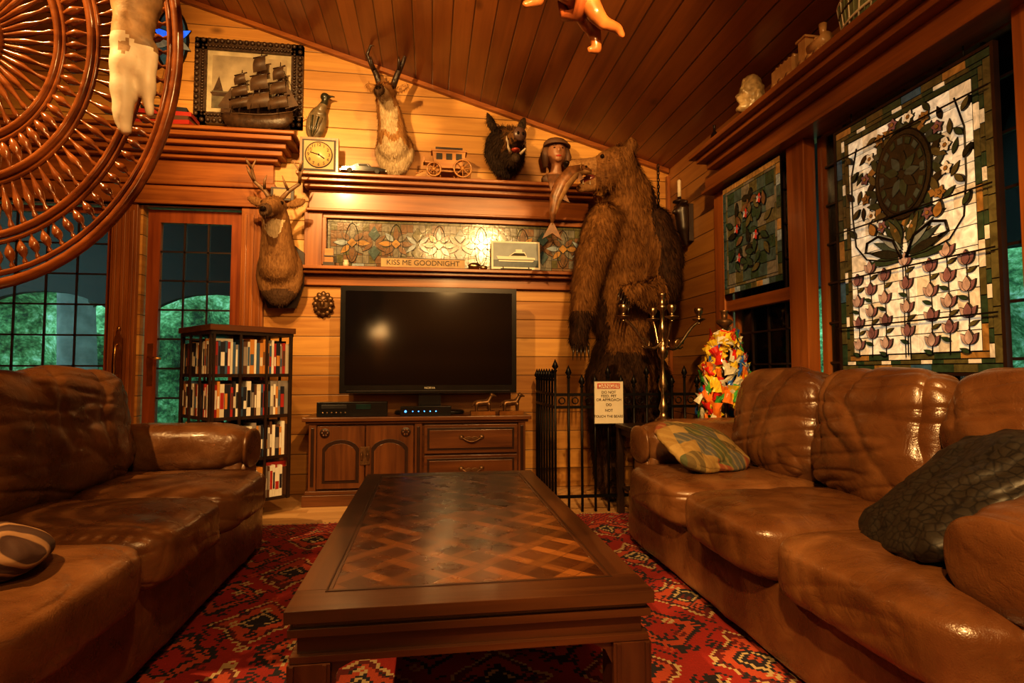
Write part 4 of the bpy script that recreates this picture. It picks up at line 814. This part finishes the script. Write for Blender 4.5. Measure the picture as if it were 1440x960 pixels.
o.box(-.12,.12,-.03,.02,0.002,.012,INK);o.done()
o=M('candle_jar');o.lathe([(.001,0),(.02,0),(.022,.03),(.015,.035),(.018,.05)],(-.62,4.30,1.671),BONE,14);o.done()
o=M('trinket_box');o.box(-.78,-.70,4.28,4.32,1.671,1.70,DARKW);o.box(-.77,-.71,4.285,4.315,1.70,1.80,CW);o.box(-.775,-.705,4.28,4.284,1.74,1.75,DARKW);o.done()
o=M('shell_ornament');o.ell((.33,4.30,1.70),(.05,.03,.028),SILV);o.ell((.40,4.30,1.69),(.03,.025,.018),SILV);o.done()
o=M('book_stack')
for i,(w,c) in enumerate(((.40,cols[3]),(.36,cols[6]),(.38,cols[3]),(.30,cols[4]))): o.cb((-1.84,4.22,2.617+i*.033),(w*.95,.17,.03),c,RZ(i*4-5))
o.done()
AMG=sg('lamp_amber_glass',(.35,.14,.03),.1)
o=M('oil_lamp');o.lathe([(.001,0),(.05,0),(.05,.01),(.02,.03),(.02,.05),(.05,.08),(.055,.11),(.03,.14),(.025,.15),(.03,.16),(.045,.20),(.035,.26),(.022,.34),(.022,.36)],(-1.84,4.22,2.735),AMG,20);o.done()
# ------------------------------------------------------------ corner sconce + chain
o=M('carved_sconce');o.T=TR(1.90,4.0,1.85)
o.organic([('c',[(0,0,0,.015),(-.02,0,.12,.05),(-.03,0,.26,.06)]),('e',(-.04,.05,.30),(.03,.05,.02)),('e',(-.04,-.05,.30),(.03,.05,.02)),('c',[(-.04,0,.26,.04),(-.10,-.02,.24,.02)])],.01,[DARKW],None,1)
o.lathe([(.01,0),(.05,.01),(.05,.02),(.015,.025),(.015,.05)],(-.05,0,.31),DARKW,16);o.lathe([(.014,0),(.014,.13),(.003,.14)],(-.05,0,.355),BONE,12);o.box(.0,.036,-.05,.05,.02,.30,DARKW);o.done(norm=False)
o=M('hanging_chain')
for k in range(22):
    z=2.56-.028*k;T=TR(1.82,4.32,z)@RZ(90*(k%2));o.T=T;o.tube([(.009*math.cos(t*pi/5),0,.018*math.sin(t*pi/5)) for t in range(10)],.0038,IRON,6,True)
o.T=Matrix.Identity(4);o.ell((1.82,4.32,1.94),(.02,.02,.03),IRON);o.done()
# ------------------------------------------------------------ shelf objects (right)
CER=plain('glazed_ceramic',(.50,.36,.18),.3,var=.5,scale=28,bump=.4)
o=M('ceramic_head_jar');o.T=TR(1.78,2.90,2.301)
o.organic([('c',[(0,0,.05,.055),(0,0,.10,.072),(0,0,.17,.068),(0,0,.21,.055)]),('e',(-.075,0,.12),(.02,.016,.022)),('e',(-.062,.03,.155),(.018,.02,.014)),('e',(-.062,-.03,.155),(.018,.02,.014)),('e',(-.06,0,.07),(.03,.035,.02)),('e',(0,.075,.12),(.02,.015,.03)),('e',(0,-.075,.12),(.02,.015,.03)),('e',(0,0,.02),(.055,.055,.025))],.008,[CER],None,1,.008,40)
o.done(norm=False)
o=M('toy_train');o.T=TR(1.74,2.42,2.301)@RZ(90)
LTW=wood('toy_wood',(.40,.22,.085),(.56,.34,.15),'x')
for cx_,l in ((-.11,.16),(.10,.18)):
    o.box(cx_-l/2,cx_+l/2,-.035,.035,.03,.045,LTW)
    for x in (-l/3,0,l/3):
        for s_ in (-1,1): o.lathe([(.001,0),(.022,0),(.022,.01),(.001,.01)],(cx_+x,s_*.038+.005,.023),LTW,16,RX(90))
o.lathe([(.001,0),(.032,0),(.032,.11),(.001,.11)],(-.19,0,.08),LTW,18,RY(90));o.box(-.085,-.035,-.035,.035,.045,.14,LTW);o.box(-.095,-.025,-.042,.042,.14,.15,LTW);o.cyl((-.16,0,.10),(-.16,0,.16),.012,LTW,.018);o.ell((-.12,0,.115),(.014,.014,.012),LTW)
o.box(.02,.18,-.033,.033,.045,.11,LTW);
for k in range(5): o.cyl((.03+k*.033,-.02,.118),(.03+k*.033,.02,.118),.013,LTW)
o.box(-.02,.012,-.008,.008,.03,.04,LTW);o.done()
HB=plain('hat_box_green',(.20,.24,.13),.6,var=.4,scale=30)
o=M('woven_basket')
def latS(prof,c,mat,sx=1.,sy=1.): o.T=TR(*c)@Matrix.Diagonal((sx,sy,1,1));o.lathe(prof,(0,0,0),mat,30);o.T=Matrix.Identity(4)
latS([(.001,0),(.10,0),(.115,.04),(.125,.10),(.125,.14),(.11,.14),(.10,.02),(.001,.015)],(1.77,1.94,2.301),HB,.85,1.8)
for zz,m_ in ((.03,WHITE),(.138,WHITE),(.09,DARKW)): o.tube([(1.77+.85*(.113+zz*.09)*math.cos(t*pi/16),1.94+1.8*(.113+zz*.09)*math.sin(t*pi/16),2.301+zz) for t in range(32)],.006,m_,6,True)
for k in range(40): a=k*pi/20;o.tube([(1.77+.85*.112*math.cos(a),1.94+1.8*.112*math.sin(a),2.31),(1.77+.85*.127*math.cos(a+.15),1.94+1.8*.127*math.sin(a+.15),2.435)],.004,WHITE if k%2 else HB,5)
o.done()
o=M('dark_bottle');o.lathe([(.001,0),(.022,0),(.024,.05),(.02,.07),(.008,.09),(.008,.12),(.011,.125)],(1.74,3.25,2.301),EYE,16);o.done()
# ------------------------------------------------------------ cherub
CHB=plain('cherub_paint',(.40,.14,.04),.3,var=.4,scale=14,coat=.4);GLD=plain('cherub_gilt',(.5,.28,.07),.3,.8)
o=M('hanging_cherub');o.T=TR(.60,2.4,2.60)@RZ(15)@RY(18)@SC(.92)
o.organic([('e',(0,0,.02),(.10,.075,.075)),('e',(-.09,0,.04),(.075,.07,.07)),('c',[(-.14,0,.06,.035),(-.17,0,.08,.035)]),('e',(-.21,-.01,.10),(.062,.06,.062)),('e',(-.265,-.012,.092),(.012,.012,.012)),
 ('c',[(.08,.035,0,.055),(.17,.05,-.05,.045),(.20,.05,-.06,.038),(.25,.05,-.15,.026)]),('c',[(.25,.05,-.155,.024),(.215,.05,-.175,.018)]),('c',[(.08,-.035,0,.055),(.15,-.06,-.08,.044),(.20,-.06,-.10,.034),(.28,-.06,-.08,.025)]),('c',[(.28,-.06,-.08,.024),(.315,-.06,-.10,.018)]),
 ('c',[(-.12,-.06,.04,.034),(-.16,-.10,-.04,.028),(-.22,-.09,-.07,.020)]),('e',(-.235,-.088,-.075),(.022,.018,.014)),('c',[(-.12,.06,.04,.034),(-.10,.10,-.05,.028),(-.15,.10,-.10,.020)]),('e',(-.16,.10,-.112),(.020,.018,.016))],.010,[CHB],None,2)
for k in range(26): a=k*2.4;r=.05*math.sqrt(k/26);o.ell((-.20+r*math.cos(a),-.005+r*math.sin(a),.155-.4*r),.016,GLD,None,8)
for s_ in (-1,1):
    o.ell((-.262,-.012+s_*.022,.112),.006,EYE,None,8)
    for k in range(7): o.ell((-.03+.022*k,s_*(.07+.012*k),.10+.016*k),(.016,.008,.06-.004*k),GLD,RX(-s_*(25+5*k))@RY(35),8)
o.tube([(-.02,-.07,-.01),(.04,-.09,-.05),(.09,.0,-.08),(.05,.09,-.05),(0,.075,0)],[.02,.03,.035,.03,.02],plain('cherub_cloth',(.35,.10,.03),.4),8)
o.T=Matrix.Identity(4);o.cyl((.58,2.4,2.64),(.58,2.4,cz(.58)),.0025,IRON,seg=6);o.done(norm=False)
# ------------------------------------------------------------ spindle fan panel + skull
o=M('spindle_fretwork_panel');CX,CZ,RXx,RZz=-1.10,1.70,.47,.61;yy=1.50
def ep(f,a,dy=0): return (CX+RXx*f*math.cos(a),yy+dy,CZ+RZz*f*math.sin(a))
def ring(f,r,n=72): o.tube([ep(f,2*pi*i/n) for i in range(n)],r,SPIN,8,True)
for f,r in ((.99,.013),(.95,.007),(.83,.006),(.80,.010),(.60,.006),(.57,.011),(.44,.006),(.41,.010),(.12,.018)): ring(f,r)
def spindles(f0,f1,n,rad):
    for i in range(n):
        a=2*pi*i/n;m=len(rad);o.tube([ep(f0+(f1-f0)*k/(m-1),a) for k in range(m)],rad,SPIN,6)
spindles(.83,.95,96,[.003,.003,.008,.011,.009,.003,.006,.003]);spindles(.60,.80,84,[.0035,.0035,.005,.008,.010,.007,.003,.007,.0035]);spindles(.44,.57,64,[.003,.008,.012,.008,.003,.006]);spindles(.12,.41,48,[.005,.005,.006,.008,.009,.006,.004,.007,.004])
o.lathe([(.001,-.02),(.05,-.015),(.06,0),(.05,.015),(.001,.02)],(CX,yy,CZ),SPIN,20,RX(90))
o.done(norm=False)
o=M('hanging_wire')
for s_ in (-.2,.2): o.cyl((CX+s_,yy,CZ+RZz*.93),(CX,yy,cz(CX)-.08),.003,IRON,seg=6)
o.cyl((CX,yy,cz(CX)-.08),(CX,yy,cz(CX)-.005),.004,IRON,seg=6);o.done()
o=M('hanging_animal_skull');o.T=TR(-.635,1.30,1.40)@RZ(12)
FURB=plain('hide_mottled',(.36,.22,.10),.6,var=.65,scale=22,bump=.4)
o.organic([('e',(0,0,.42),(.075,.06,.10)),('c',[(0,0,.36,.06),(-.005,0,.26,.042),(-.01,0,.15,.034)]),('c',[(-.020,-.008,.20,.028),(-.018,-.01,.06,.021),(-.012,-.012,.01,.014)]),('c',[(.022,-.008,.20,.022),(.028,-.01,.10,.015),(.032,-.01,.05,.008)]),('e',(.055,-.03,.36),(.03,.03,.022)),('e',(-.055,-.03,.36),(.03,.03,.022)),('c',[(.05,0,.45,.03),(.10,0,.50,.022),(.14,0,.58,.012)]),('c',[(-.05,0,.45,.03),(-.10,0,.50,.022),(-.14,0,.58,.012)])],.007,[BONE,FURB],lambda c,n:1 if c.z>.20+.06*noise.noise(c*18) else 0,1,.004,25)
for s_ in (-1,1): o.ell((s_*.045,-.052,.35),(.018,.012,.016),INK)
o.T=Matrix.Identity(4);o.cyl((-.635,1.30,1.88),(-.635,1.30,cz(-.635)),.003,IRON,seg=6);o.done(norm=False)
# ------------------------------------------------------------ lamps
WARM=(1.,.58,.21)
def shade(name,x,y,z):
    o=M(name)
    o.lathe([(.001,0),(.14,0),(.14,.02),(.02,.04),(.012,.06),(.012,z-.02)],(x,y,.001),BRASS,20)
    g=G('lampshade_'+name,.8);g.col((.8,.5,.25));g.emit((1.,.56,.20),16.)
    n=20
    vs=[(x+r*math.cos(2*pi*i/n),y+r*math.sin(2*pi*i/n),zz) for r,zz in ((.13,z-.02),(.08,z+.15)) for i in range(n)];o.add(vs,[(i,(i+1)%n,(i+1)%n+n,i+n) for i in range(n)],g.mt,True);o.done(norm=True)
def pl(name,loc,pw,col=WARM,r=.06,spot=None,tgt=None,bl=.5):
    l=bpy.data.lights.new(name,'SPOT' if spot else 'POINT');l.energy=pw;l.color=col;l.shadow_soft_size=r
    ob=bpy.data.objects.new(name,l);ob.location=loc;sc.collection.objects.link(ob)
    if spot: l.spot_size=math.radians(spot);l.spot_blend=bl;ob.rotation_euler=(V(tgt)-V(loc)).to_track_quat('-Z','Y').to_euler()
shade('floor_lamp',-.80,-1.0,1.49)
pl('ceiling_spot',(-1.0,1.9,3.0),235,spot=85,tgt=(-.3,4.4,2.8),r=.03)
pl('ceiling_spot',(.7,1.2,2.6),210,spot=80,tgt=(.6,4.3,1.5),r=.03)
pl('ceiling_spot',(-1.7,.9,2.9),360,spot=75,tgt=(-1.0,1.9,.4),r=.02)
pl('ceiling_spot',(.1,.2,2.7),100,spot=110,tgt=(.6,2.2,.4),r=.04)
pl('ceiling_spot',(-.4,-.6,2.8),500,spot=56,tgt=(1.45,1.05,.4),r=.04)
pl('ceiling_spot',(-.9,2.4,3.0),110,spot=85,tgt=(-1.7,4.3,1.7),r=.04)
pl('ceiling_fill',(.3,-1.0,2.4),55,r=.08)  # added fill light without a fixture, brightens the ceiling
w=bpy.data.worlds.new('World');sc.world=w;w.use_nodes=True;bg=w.node_tree.nodes['Background'];bg.inputs[0].default_value=(.32,.62,.62,1);bg.inputs[1].default_value=5.4
sc.view_settings.view_transform='Standard'
try: sc.view_settings.look='Medium High Contrast'
except Exception: pass
sc.view_settings.exposure=.28
c=bpy.data.cameras.new('camera');c.lens=20;c.sensor_width=36;c.clip_start=.02
ob=bpy.data.objects.new('camera',c);sc.collection.objects.link(ob);ob.location=(0,0,.9);ob.rotation_euler=(math.radians(93),0,math.radians(-8.2));sc.camera=ob
